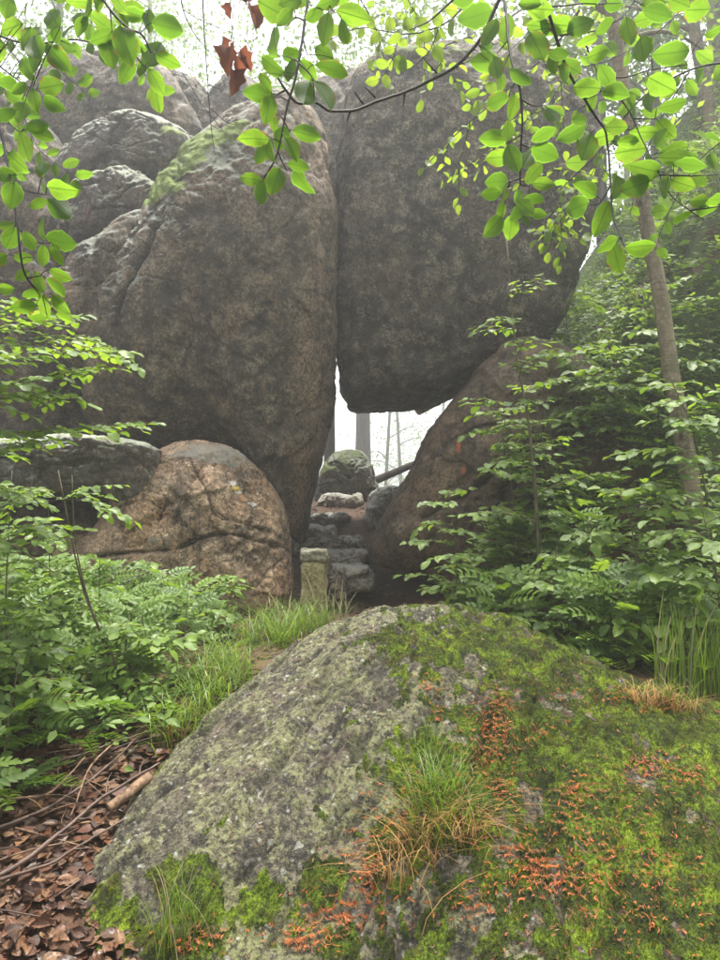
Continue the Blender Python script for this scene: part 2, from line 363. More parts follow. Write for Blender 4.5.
# ------------------------------------------------------------------ boulders
def seg_dist(p, a, b):
    ab = b - a; t = np.clip(((p - a) @ ab) / (ab @ ab + 1e-12), 0, 1)[:, None]
    return np.linalg.norm(p - (a + t * ab), axis=1)
def poly_xz(px, d): return np.array([[P(x, y, d).x, P(x, y, d).z] for x, y in px])
ROCKS = {}
def boulder(name, label, outline, c, d, front, back, mat, e=(0.62, 0.75), nu=300, nv=150, shape=None, big=0.09, med=0.030, fine=0.010, facet=0.05, fscale=1.0,
            cracks=(), moss=(), lichen=(), stain=(), warm=(), strata=0.0, cat='boulder', group=None, seed=0.0, key=None, parent=None):
    o2 = np.array([[P(x, y, d).x, P(x, y, d).z] for x, y in outline]); cc = P(c[0], c[1], d); cc2 = np.array([cc.x, cc.z])
    cl = np.vstack([o2[-2:], o2, o2[:3]])
    sp = spline(cl, len(cl) * 12)
    rel = sp - cc2; ang = np.arctan2(rel[:, 1], rel[:, 0]); rr = np.linalg.norm(rel, axis=1)
    order = np.argsort(ang); ang, rr = ang[order], rr[order]
    th = np.linspace(-np.pi, np.pi, nu, endpoint=False)
    # keep the largest radius per angular bin, then light smoothing
    rad = np.interp(th, ang, rr, period=2 * np.pi)
    k = np.array([1, 2, 3, 2, 1.]); k /= k.sum()
    rad = np.convolve(np.concatenate([rad[-2:], rad, rad[:2]]), k, 'valid')
    nf = int(nv * 0.68)
    phi = np.concatenate([np.linspace(0.012, np.pi / 2, nf, endpoint=False), np.linspace(np.pi / 2, np.pi - 0.03, nv - nf)])
    s = np.sin(phi) ** e[0]; cph = np.cos(phi); dep = np.sign(cph) * np.abs(cph) ** e[1]
    # even out the rows along the profile
    prof = np.stack([s, dep * front / max(rad.mean(), .01)], -1); L = np.concatenate([[0], np.cumsum(np.linalg.norm(np.diff(prof[:nf], axis=0), axis=1))])
    q = np.linspace(0, L[-1], nf); pf = np.interp(q, L, phi[:nf]); phi[:nf] = pf
    s = np.sin(phi) ** e[0]; cph = np.cos(phi); dep = np.sign(cph) * np.abs(cph) ** e[1]
    x = cc2[0] + s[:, None] * rad[None] * np.cos(th)[None]; z = cc2[1] + s[:, None] * rad[None] * np.sin(th)[None]
    y = np.where(dep > 0, d - front * dep, d - back * dep)[:, None] + 0 * x
    if shape: x, y, z = shape(x, y, z)
    G = np.stack([x, y, z], -1)
    def normals(G):
        du = np.roll(G, -1, 1) - np.roll(G, 1, 1); dv = np.gradient(G, axis=0)
        n = np.cross(dv, du); return n / (np.linalg.norm(n, axis=2, keepdims=True) + 1e-9)
    N = normals(G); p = G.reshape(-1, 3); off = seed * 13.7 + 5
    # outward check
    if (N * (G - G.mean((0, 1)))).sum() < 0: N = -N
    disp = big * fbm(p, 0.9, 3, off=off) + med * fbm(p, 3.6, 4, 0.6, off=off + 3)
    rg = fbm(p, 2.2, 4, 0.55, off=off + 9, ridged=True)
    disp = disp - med * 1.3 * sstep(rg, 0.45, 0.8)
    disp = disp + fine * fbm(p, 22, 3, 0.65, off=off + 5)
    if strata:
        q = p.copy(); q[:, 2] *= 5.0; q[:, :2] *= 0.7
        disp = disp + strata * fbm(q, 1.0, 4, 0.6, off=off + 2)
    # angular fracture planes: each cell of a warped cellular pattern is a slightly tilted face
    fr = np.random.RandomState(int(seed * 7) + 3); K = 26; lo, hi = p.min(0), p.max(0); sd_ = fr.uniform(lo, hi, (K, 3)); gg = fr.normal(size=(K, 3)) * .35; oo = fr.normal(size=K) * .35
    pw = (p + .16 * np.stack([fbm(p, 1.6, 4, .6, off=off + q_) for q_ in (21, 33, 45)], -1)); sc3 = np.array([1.0, .6, 1.5])
    dd_ = np.stack([np.linalg.norm((pw - c_) * sc3, axis=1) for c_ in sd_], -1); srt = np.argpartition(dd_, 1, axis=1)[:, :2]; r_ = np.arange(len(p)); da, db = dd_[r_, srt[:, 0]], dd_[r_, srt[:, 1]]
    near = np.where(da < db, srt[:, 0], srt[:, 1]); far_ = np.where(da < db, srt[:, 1], srt[:, 0]); gap = np.abs(da - db)
    hc = lambda c_: oo[c_] + ((p - sd_[c_]) * gg[c_]).sum(1); mixw = .5 * (1 - sstep(gap, 0, .05))
    disp = disp + facet * np.clip(hc(near) * (1 - mixw) + hc(far_) * mixw, -1, 1) - facet * .5 * np.exp(-(gap / .022) ** 2) * sstep(fbm(p, 1.3, 2, off=off + 60), -.15, .25)
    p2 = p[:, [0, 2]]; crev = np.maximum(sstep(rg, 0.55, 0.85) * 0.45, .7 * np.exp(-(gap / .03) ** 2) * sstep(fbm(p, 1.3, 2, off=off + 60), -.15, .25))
    wob = 0.035 * fbm(p, 6, 4, .7, off=2.0)
    for cr in cracks:
        pts, wd, dp = cr; cp = spline(poly_xz(pts, d - front * 0.7), len(pts) * 5); dist = np.full(len(p), 9.)
        for a, b in zip(cp[:-1], cp[1:]): dist = np.minimum(dist, seg_dist(p2, a, b))
        g = np.exp(-(np.abs(dist + wob) / (wd * .8)) ** 1.2) * (p[:, 1] < d + 0.2)
        disp -= dp * g; crev = np.maximum(crev, g)
    def blobs(bl, dd):
        m = np.zeros(len(p))
        for bx, by, brx, bry, amp in bl:
            q = P(bx, by, dd); m = np.maximum(m, amp * np.exp(-((p2[:, 0] - q.x) / (brx / FPX * dd)) ** 2 - ((p2[:, 1] - q.z) / (bry / FPX * dd)) ** 2))
        return m * (p[:, 1] < d + 0.5)
    ms = blobs(moss, d - front * 0.5); li = blobs(lichen, d - front * 0.5); st = blobs(stain, d - front * 0.6); wm = blobs(warm, d - front * .3)
    disp += 0.02 * sstep(ms, 0.2, 0.6) * (1 + fbm(p, 14, 3))
    G = (p + N.reshape(-1, 3) * disp[:, None])
    V = np.vstack([G, G[:nu].mean(0), G[-nu:].mean(0)])
    i = np.arange(nv - 1)[:, None] * nu; j = np.arange(nu)[None]; kk = (j + 1) % nu
    Q = np.stack([i + j, i + nu + j, i + nu + kk, i + kk], -1).reshape(-1, 4)
    j = np.arange(nu); kk = (j + 1) % nu; a0 = nv * nu
    T = np.concatenate([np.stack([np.full(nu, a0), j, kk], -1), np.stack([np.full(nu, a0 + 1), (nv - 1) * nu + kk, (nv - 1) * nu + j], -1)])
    pad = lambda a: np.append(a, [0, 0])
    org = np.array([cc.x, d, V[:, 2].min()])
    me = make_mesh(name, V - org, [Q, T], mat, attrs={'moss': pad(ms), 'lichen': pad(li), 'stain': pad(st), 'warm': pad(wm), 'crevice': pad(crev)})
    o = link(name, me, parent, org)
    if parent is None: tag(o, label, cat, group)
    if key: ROCKS[key] = (V, np.concatenate([Q[:, [0, 1, 2]], Q[:, [0, 2, 3]], T]))
    return o
def undercut(zpx, d, k, p=1.0):
    z0 = P(0, zpx, d).z
    def f(x, y, z):
        t = (z0 - z) + .12 * fbm(np.stack([x, y, z], -1).reshape(-1, 3), 1.5, 3).reshape(x.shape); w_ = .35
        return x, y + k * w_ * np.log1p(np.exp(np.clip(t / w_, -20, 20))), z
    return f

# great boulders of the arch
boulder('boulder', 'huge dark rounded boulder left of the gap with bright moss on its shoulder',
        [(84, 380), (95, 335), (112, 300), (128, 262), (152, 225), (185, 175), (222, 138), (258, 112), (292, 106), (318, 122), (331, 160), (337, 230), (337, 305), (334, 368), (322, 440),
         (306, 505), (296, 552), (286, 540), (272, 500), (250, 462), (205, 452), (150, 455), (105, 445), (84, 420)], (215, 300), 7.3, 1.05, 2.0, M_big, nu=620, nv=330, e=(0.70, 0.72),
        shape=undercut(300, 7, 0.30), cracks=[([(118, 330), (128, 300), (150, 262), (160, 235)], 0.03, 0.10), ([(240, 200), (262, 190), (300, 205)], 0.015, 0.02)],
        moss=[(178, 172, 40, 22, 0.85), (205, 152, 48, 16, 0.75), (160, 200, 22, 20, 0.85), (235, 140, 30, 8, .6), (185, 205, 20, 12, .6)],
        lichen=[(140, 290, 28, 40, 0.6), (175, 230, 45, 45, 0.45), (215, 165, 60, 36, 0.75), (250, 180, 40, 50, .45)], warm=[(324, 240, 15, 100, 1.3), (314, 380, 15, 80, 1.3), (298, 480, 12, 50, .9), (290, 180, 40, 60, .35)], seed=1, med=.022, facet=.028, key='A')  # warm blobs paint in the tan light grazing the right flank
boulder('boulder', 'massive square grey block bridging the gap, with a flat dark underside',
        [(347, 388), (337, 372), (334, 330), (334, 260), (336, 180), (340, 120), (352, 88), (385, 70), (430, 60), (490, 58), (545, 70), (580, 100), (595, 150), (594, 200), (586, 250), (572, 290),
         (548, 338), (512, 358), (484, 370), (458, 380), (432, 390), (380, 393), (350, 394)], (455, 240), 7.5, 0.75, 2.4, M_block, nu=600, nv=320, e=(0.42, 0.50),
        shape=undercut(225, 7, 0.42), lichen=[(470, 200, 60, 30, 0.6), (440, 130, 70, 60, 0.4)], moss=[(430, 66, 90, 10, .5)], seed=2, big=0.12, med=.02, facet=.022, key='D')
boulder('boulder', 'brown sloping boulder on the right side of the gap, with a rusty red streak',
        [(514, 342), (484, 362), (458, 390), (430, 428), (408, 470), (388, 510), (370, 545), (374, 562), (398, 572), (425, 585), (450, 606), (500, 612), (560, 600), (600, 560), (615, 480), (640, 440),
         (608, 392), (560, 352)], (505, 480), 7.1, 0.75, 2.2, M_brown, nu=420, nv=240, e=(0.72, 0.8), cracks=[([(418, 515), (440, 505), (470, 490), (520, 452), (580, 440)], 0.035, 0.09),
         ([(440, 445), (470, 430), (500, 425)], 0.02, 0.03)], stain=[(456, 448, 4, 14, 0.62), (460, 472, 3, 8, 0.62), (452, 455, 3, 6, .5)], moss=[(436, 585, 12, 25, 0.42), (470, 600, 25, 14, .5), (560, 420, 40, 16, .5)], facet=.03, med=.02, seed=3, key='E')
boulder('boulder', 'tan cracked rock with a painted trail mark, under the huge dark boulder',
        [(20, 590), (50, 552), (95, 535), (112, 512), (124, 478), (148, 456), (185, 442), (218, 443), (246, 458), (266, 488), (281, 522), (290, 560), (294, 600), (285, 625), (220, 630), (130, 625), (60, 620)],
        (190, 545), 6.5, 0.60, 1.3, M_warm, nu=460, nv=240, e=(0.66, 0.8), cracks=[([(90, 556), (125, 552), (178, 548), (205, 537), (240, 534), (290, 552)], 0.016, 0.065),
         ([(128, 486), (160, 494), (172, 500), (162, 522), (170, 545)], 0.012, 0.03), ([(192, 462), (210, 492), (222, 515), (262, 528), (290, 550)], 0.010, 0.028), ([(120, 508), (150, 500), (165, 508)], .010, .02)],
        facet=.045, lichen=[(215, 454, 60, 14, 0.9), (130, 500, 16, 14, .6), (165, 540, 22, 8, .7), (215, 553, 20, 6, .7)], moss=[(280, 600, 14, 20, .4)], seed=4, key='F')  # top lichen blob paints in the overhang's shade; the others are grey patches
boulder('boulder', 'flat topped slab with pale lichened edge and dark undercut front, at the left margin',
        [(-60, 452), (-10, 440), (60, 436), (120, 434), (156, 442), (160, 462), (158, 488), (142, 506), (100, 508), (40, 500), (-30, 502), (-62, 480)], (50, 468), 5.9, 0.45, 1.0, M_lich, nu=360, nv=180, e=(0.40, 0.55),
        shape=undercut(456, 5.9, 0.9), strata=0.03, seed=5, key='G')
boulder('boulder', 'shaded reddish brown boulder under the flat slab at the left margin', [(-80, 505), (-20, 498), (60, 502), (112, 508), (122, 530), (104, 560), (80, 600), (20, 640), (-80, 640)], (20, 560), 6.9, 0.6, 1.0, M_brown, nu=240, nv=130, seed=31, warm=[(80, 540, 60, 14, .8)])
G2 = 'boulders stacked on the left of the great boulder'
boulder('boulder', 'reddish dark boulder with a sloping top, wedged against the left flank of the huge boulder',
        [(52, 290), (80, 262), (118, 240), (148, 216), (168, 226), (158, 262), (138, 300), (122, 345), (96, 372), (60, 360), (44, 325)], (100, 300), 7.0, 0.5, 1.0, M_big, nu=280, nv=150, seed=6, warm=[(85, 300, 30, 30, .35)], group=G2,
        lichen=[(100, 250, 40, 14, .6)])
boulder('boulder', 'small grey boulder with pale crusty top, second from the top of the left stack',
        [(66, 232), (76, 205), (104, 186), (140, 178), (168, 190), (172, 212), (152, 232), (112, 248), (80, 252)], (120, 214), 7.25, 0.45, .9, M_lich, nu=240, nv=130, seed=7, group=G2, strata=.02)
boulder('boulder', 'pale lichen covered boulder forming the top of the left stack',
        [(60, 195), (72, 160), (98, 138), (132, 124), (168, 124), (198, 146), (200, 176), (168, 190), (120, 196), (84, 206)], (130, 160), 7.6, 0.55, 1.2, M_lich, nu=280, nv=150, seed=8, group=G2, moss=[(175, 140, 20, 10, .5)])
G3 = 'misty boulders high behind the arch'
boulder('boulder', 'tall dark rock wall behind the hanging leaves at the left margin',
        [(-120, 60), (-40, 70), (25, 100), (62, 150), (80, 230), (96, 320), (98, 420), (80, 470), (-20, 480), (-120, 470)], (0, 280), 8.2, 0.8, 1.8, M_big, nu=300, nv=160, seed=9, group=G3, big=.2)
boulder('boulder', 'broad misty boulder filling the upper left behind the stack',
        [(20, 210), (24, 130), (48, 92), (88, 68), (132, 70), (168, 88), (196, 116), (214, 160), (200, 215), (120, 250), (50, 245)], (110, 155), 9.2, 0.9, 2.0, M_big, nu=300, nv=160, seed=10, group=G3, big=.16)
boulder('boulder', 'faint rounded boulder on the skyline between the two misty ones',
        [(140, 120), (150, 92), (176, 80), (204, 92), (216, 120), (210, 160), (160, 160)], (178, 122), 10.3, 0.6, 1.4, M_big, nu=200, nv=110, seed=11, group=G3)
boulder('boulder', 'misty upright boulder behind the shoulder of the huge boulder',
        [(196, 175), (200, 130), (216, 98), (240, 86), (266, 98), (280, 130), (276, 180), (230, 200)], (238, 142), 9.6, 0.6, 1.5, M_block, nu=220, nv=120, seed=12, group=G3)
boulder('boulder', 'shadowy boulder seen in the slot above the meeting of the two great rocks',
        [(262, 150), (272, 112), (300, 84), (340, 76), (375, 88), (385, 150), (372, 240), (340, 300), (300, 250)], (325, 170), 9.4, 0.6, 1.5, M_block, nu=240, nv=130, seed=13, group=G3)
boulder('boulder', 'dark rock ledge with a mossy end high on the right slope behind the trunk',
        [(612, 335), (622, 300), (648, 272), (690, 256), (740, 244), (800, 250), (810, 330), (740, 350), (660, 352)], (710, 300), 7.4, 0.4, 1.8, M_brown, nu=280, nv=150, seed=14, moss=[(690, 272, 30, 10, .7), (650, 300, 14, 20, .5)], e=(.5, .6))
boulder('boulder', 'low dark boulder in the shade of the thicket behind the leaning trunk',
        [(560, 560), (575, 500), (620, 470), (690, 462), (740, 480), (760, 550), (700, 590), (600, 590)], (660, 525), 7.0, 0.5, 1.0, M_big, nu=220, nv=120, seed=15)

# rocks and steps inside the passage
boulder('boulder', 'rounded mossy boulder at the far end of the gap below the misty trunk',
        [(318, 505), (320, 480), (330, 460), (345, 451), (360, 452), (370, 466), (378, 490), (380, 510), (350, 516)], (348, 485), 12.0, 0.6, 1.0, M_lich, nu=240, nv=130, seed=16, moss=[(340, 470, 25, 18, .42)])
boulder('boulder', 'smooth dark boulder standing right of the steps inside the gap',
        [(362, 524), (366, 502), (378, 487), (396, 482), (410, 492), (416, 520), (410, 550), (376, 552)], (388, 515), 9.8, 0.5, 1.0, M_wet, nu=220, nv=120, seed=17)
def slab(name, label, x0, x1, y0, y1, d, depth, mat, seed, tilt=0.0, cat='step', group=None, nu=220, nv=110, e=(0.35, 0.35)):
    w = x1 - x0; h = y1 - y0
    o = [(x0, y1), (x0 + w * .02, y0 + h * .35), (x0 + w * .1, y0 + h * .05), (x0 + w * .35, y0 - h * .04), (x0 + w * .65, y0 + h * .03), (x0 + w * .9, y0 + h * .02), (x1, y0 + h * .4), (x1 - w * .02, y1), (x0 + w * .5, y1 + h * .1)]
    return boulder(name, label, o, ((x0 + x1) / 2, (y0 + y1) / 2), d, depth * .5, depth * .6, mat, nu=nu, nv=nv, e=e, seed=seed, big=.05, med=.035, fine=.008, strata=.02, cat=cat, group=group)
GS = 'rough stone steps climbing through the gap'
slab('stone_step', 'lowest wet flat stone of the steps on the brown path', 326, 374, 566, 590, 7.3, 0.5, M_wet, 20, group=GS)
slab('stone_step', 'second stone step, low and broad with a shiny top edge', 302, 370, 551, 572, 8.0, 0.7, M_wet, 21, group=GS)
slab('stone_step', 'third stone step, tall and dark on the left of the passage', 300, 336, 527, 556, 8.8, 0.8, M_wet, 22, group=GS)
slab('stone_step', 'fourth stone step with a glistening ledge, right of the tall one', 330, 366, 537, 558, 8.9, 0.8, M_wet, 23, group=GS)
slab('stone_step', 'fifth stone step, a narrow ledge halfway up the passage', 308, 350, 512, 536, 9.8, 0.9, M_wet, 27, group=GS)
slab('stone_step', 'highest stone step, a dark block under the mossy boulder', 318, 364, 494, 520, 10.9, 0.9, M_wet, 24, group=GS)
boulder('boulder', 'small brown rock on the path just right of the boundary stone',
        [(324, 612), (325, 592), (333, 578), (344, 580), (350, 594), (351, 612), (338, 616)], (338, 598), 6.5, 0.22, 0.4, M_brown, nu=160, nv=90, seed=25, big=.04)


# boundary stone: squared shaft with a chipped wider cap
def block_mesh(w, dpt, h, n=14, seed=0, bev=0.02, rough=0.012):
    a = np.linspace(-1, 1, n); V = []; Q = []
    for ax in range(3):
        for sgn in (-1, 1):
            A, B = np.meshgrid(a, a); C = np.full_like(A, sgn); c = [None] * 3
            c[ax] = C; c[(ax + 1) % 3] = A; c[(ax + 2) % 3] = B
            base = len(V) * n * n; V.append(np.stack(c, -1).reshape(-1, 3)); f = grid_faces(n, n)
            Q.append((f if sgn > 0 else f[:, ::-1]) + base)
    V = np.concatenate(V); Q = np.concatenate(Q)
    half = np.array([w / 2, dpt / 2, h / 2]); p = V * half; inner = np.clip(p, -(half - bev), half - bev); dlt = p - inner
    ln = np.linalg.norm(dlt, axis=1, keepdims=True) + 1e-9; p = inner + dlt / ln * bev
    p = p + dlt / ln * (fbm(p + seed, 9, 4)[:, None] * rough + fbm(p + seed, 30, 3)[:, None] * rough * .4)
    return p + np.array([0, 0, h / 2]), Q
M_post = mat_rock('weathered_sandstone', (0.12, 0.10, 0.04), (0.36, 0.32, 0.13), (0.55, 0.50, 0.28), lichen=(0.5, 0.5, 0.36), lichen_amt=0.3, moss_up=0.0, moss=(.12, .16, .02), speck=.3)
pb = P(314, 612, 6.15)
post = thing('boundary_stone', 'squat yellowish boundary stone with a grey cap at the foot of the tan rock', 'stone post', (pb.x, 6.15, pb.z - .1))
z0 = pb.z - .1; ztop = P(314, 549, 6.15).z; wd = 27 / FPX * 6.15
V, Q = block_mesh(wd * .90, wd * .85, (ztop - z0) * .84, seed=2, rough=.03); link('shaft', make_mesh('shaft', V, [Q], M_post), post)
M_cap = mat_rock('grey_stone_cap', (0.10, 0.095, 0.06), (0.28, 0.26, 0.17), (0.45, 0.43, 0.32), lichen=(.5, .52, .46), lichen_amt=.5, moss_up=.3)
V, Q = block_mesh(wd * 1.0, wd * .92, (ztop - z0) * .15, seed=5, bev=.02, rough=.03); V = V + np.array([0, 0, (ztop - z0) * .843]); link('cap', make_mesh('cap', V, [Q], M_cap), post)

# painted trail mark on the tan rock (white, yellow, white bars and a lower white dab)
bv = {k: BVHTree.FromPolygons([tuple(v) for v in V], [tuple(int(i) for i in t) for t in T]) for k, (V, T) in ROCKS.items() if k in 'FE'}
def hit(key, px, py):
    o = Vector((0, 0, CAMZ)); dr = (P(px, py, 5) - o).normalized(); h = bv[key].ray_cast(o, dr); return h[0], h[1]
def paint(name, quad, key, mat, n=9):
    V = []; a, b, c, dd = [np.array(q, float) for q in quad]
    rs = np.random.RandomState(int(quad[0][0]))
    for i in range(n):
        for j in range(n):
            s, t = i / (n - 1), j / (n - 1)
            q = (a * (1 - s) + b * s) * (1 - t) + (dd * (1 - s) + c * s) * t
            if i in (0, n - 1) or j in (0, n - 1): q = q + rs.normal(size=2) * .55
            h, nn = hit(key, q[0], q[1]); V.append(h + nn * 0.006)
    return V, grid_faces(n, n), n
def mat_paint(name, c, worn):
    s = NT(name); col = s.mix(s.ramp(s.noise(60, 5, .7), [(.42, 0), (.56, 1)]), c, worn); return s.done(s.bsdf(col, .6))
M_wp = mat_paint('white_paint', (.75, .72, .68), (.5, .42, .34)); M_yp = mat_paint('yellow_paint', (.62, .46, .05), (.55, .42, .12)); M_op = mat_paint('faded_paint', (.40, .22, .11), (.30, .18, .10))
hc, _ = hit('F', 240, 492)
tm = thing('trail_mark', 'white and yellow painted trail mark on the upper face of the tan rock', 'trail marking', tuple(hc))
for nm, qd, mt in [('paint_bar', [(228, 481), (235, 482), (237.5, 485.5), (231, 486)], M_wp), ('paint_bar', [(231, 486.3), (237.7, 485.8), (240.5, 490), (234, 490.5)], M_yp),
                   ('paint_bar', [(234.2, 490.8), (240.6, 490.3), (242, 493.5), (236.5, 494.5)], M_wp), ('faded_bar', [(237, 494.8), (243, 493.8), (251, 500.5), (243, 502)], M_op), ('paint_bar', [(246.5, 503), (252, 501), (256.5, 505), (253, 507.5)], M_wp)]:
    V, Q, n = paint(nm, qd, 'F', mt); link(nm, make_mesh(nm, np.array(V) - np.array(hc), [Q], mt), tm)
# ------------------------------------------------------------------ the mossy foreground boulder
_fy = [1.3, 1.8, 2.2, 2.6, 3.0, 3.4, 3.8, 4.05, 4.4]; _fz = [-.45, -.03, .24, .49, .72, .90, 1.02, 1.03, .93]
foot = np.array([(-1.1, 1.3), (-1.0, 2.1), (-.97, 2.5), (-.94, 2.85), (-.86, 3.15), (-.72, 3.45), (-.52, 3.75), (-.2, 4.05), (.3, 4.2), (.62, 4.1), (.95, 3.85), (1.3, 3.62), (1.65, 3.45), (2.2, 3.35), (2.9, 3.1), (3.1, 2.3), (2.9, 1.5), (1.2, 1.1)])
foot = spline(np.vstack([foot, foot[:1]]), 64)
def sdf_poly(p, poly):
    d = np.full(len(p), 9.); ins = np.zeros(len(p), bool)
    for a, b in zip(poly, np.roll(poly, -1, 0)):
        if np.allclose(a, b): continue
        d = np.minimum(d, seg_dist(p, a, b))
        c = ((a[1] > p[:, 1]) != (b[1] > p[:, 1])) & (p[:, 0] < (b[0] - a[0]) * (p[:, 1] - a[1]) / (b[1] - a[1] + 1e-12) + a[0]); ins ^= c
    return np.where(ins, d, -d)
def FB(x, y):
    x = np.asarray(x, float).ravel(); y = np.asarray(y, float).ravel()
    p = np.stack([x, y, 0 * x], -1)
    z = np.interp(y, _fy, _fz)
    z = z - .19 * sstep(x, .5, 1.7) * sstep(y, 2.2, 3.4) - .16 * sstep(-x, .0, .75) * sstep(y, 2.4, 3.2)
    z = z + .05 * np.exp(-((x - .5) / .5) ** 2 - ((y - 2.7) / .5) ** 2)
    # long joint running down the left facet, and a second one under the grass tuft
    d1 = x + .38 - .45 * (y - 2.7) + .05 * fbm(p, 2.2, 3)
    z = z - .045 * np.exp(-(d1 / .035) ** 2) * sstep(y, 2.2, 2.6) * (1 - sstep(y, 3.0, 3.5)) - .06 * sstep(-d1, 0, .25)
    d2 = y - 2.33 + .22 * (x + .1) + .04 * fbm(p, 4, 3)
    z = z - .05 * np.exp(-(d2 / .05) ** 2) * (1 - sstep(x, .2, .5)) * sstep(x, -.55, -.3) - .05 * sstep(-d2, 0, .1) * (1 - sstep(x, .1, .5))
    q = p.copy(); c, s = math.cos(.9), math.sin(.9); q = np.stack([(x * c + y * s) * .55, (-x * s + y * c) * 1.6, 0 * x], -1)
    z = z + .035 * fbm(p, 1.6, 3, off=4) + .045 * fbm(p, 2.9, 3, off=44) + .022 * fbm(q, 4.2, 5, .6, off=8) + .024 * fbm(p, 9, 5, .65, off=1)
    rg = fbm(q, 3.4, 4, .6, off=31, ridged=True); z = z - .030 * sstep(rg, .55, .85)
    rock = np.clip(.5 + fbm(p, 2.3, 3, off=12), 0, 1)
    z = z + .006 * fbm(p, 38, 3, .7) * (.5 + rock)
    sd = sdf_poly(p[:, :2] + .05 * np.stack([fbm(p, 3, 3, off=20), fbm(p, 3, 3, off=25)], -1), foot)
    z = z - .10 * np.exp(-np.maximum(sd, 0) / .10) - 2.6 * np.maximum(0, -sd) ** .9
    # moss: thick on the right and along the ledges, thin on the left facet
    m = .30 + .55 * fbm(p, 2.4, 4, .6, off=50) + .85 * fbm(p, 9, 5, .68, off=60)
    m = m + .12 + .28 * sstep(x, .0, .7) - .30 * sstep(-x, -.12, .25) * sstep(y, 2.35, 2.6) - .10 * sstep(y, 3.2, 3.9)
    m = m + .42 * np.exp(-((x + .35) / .10) ** 2 - ((y - 2.38) / .06) ** 2) + .6 * np.exp(-((x + .80) / .12) ** 2 - ((y - 2.3) / .12) ** 2) + .4 * np.exp(-((x + .62) / .09) ** 2 - ((y - 2.5) / .10) ** 2) + .4 * np.exp(-((x + .13) / .1) ** 2 - ((y - 2.42) / .05) ** 2)
    m = m + .5 * np.exp(-(sd / .05) ** 2) * (x < -.2) * sstep(fbm(p, 3, 2, off=3), -.1, .2)
    m = sstep(m, .40, .62)
    z = z + m * (.010 + .012 * fbm(p, 26, 3, .6, off=70) + .006 * np.clip(fbm(p, 90, 2), -1, 1))
    return z, m, sd, rg
xs_ = np.concatenate([np.arange(-1.15, 1.9, .0055), np.arange(1.9, 3.2, .03)]); ys_ = np.concatenate([np.arange(1.3, 1.9, .02), np.arange(1.9, 4.15, .0055), np.arange(4.15, 4.6, .015)])
X, Y = np.meshgrid(xs_, ys_); z, m, sd, rg = FB(X, Y)
V = np.stack([X.ravel(), Y.ravel(), z], -1); nxs = len(xs_)
keepv = z > H(X.ravel(), Y.ravel()) - .25
Q = grid_faces(len(ys_), nxs); Q = Q[keepv[Q].any(1)]
used = np.unique(Q); remap = np.zeros(len(V), int); remap[used] = np.arange(len(used)); Q = remap[Q]
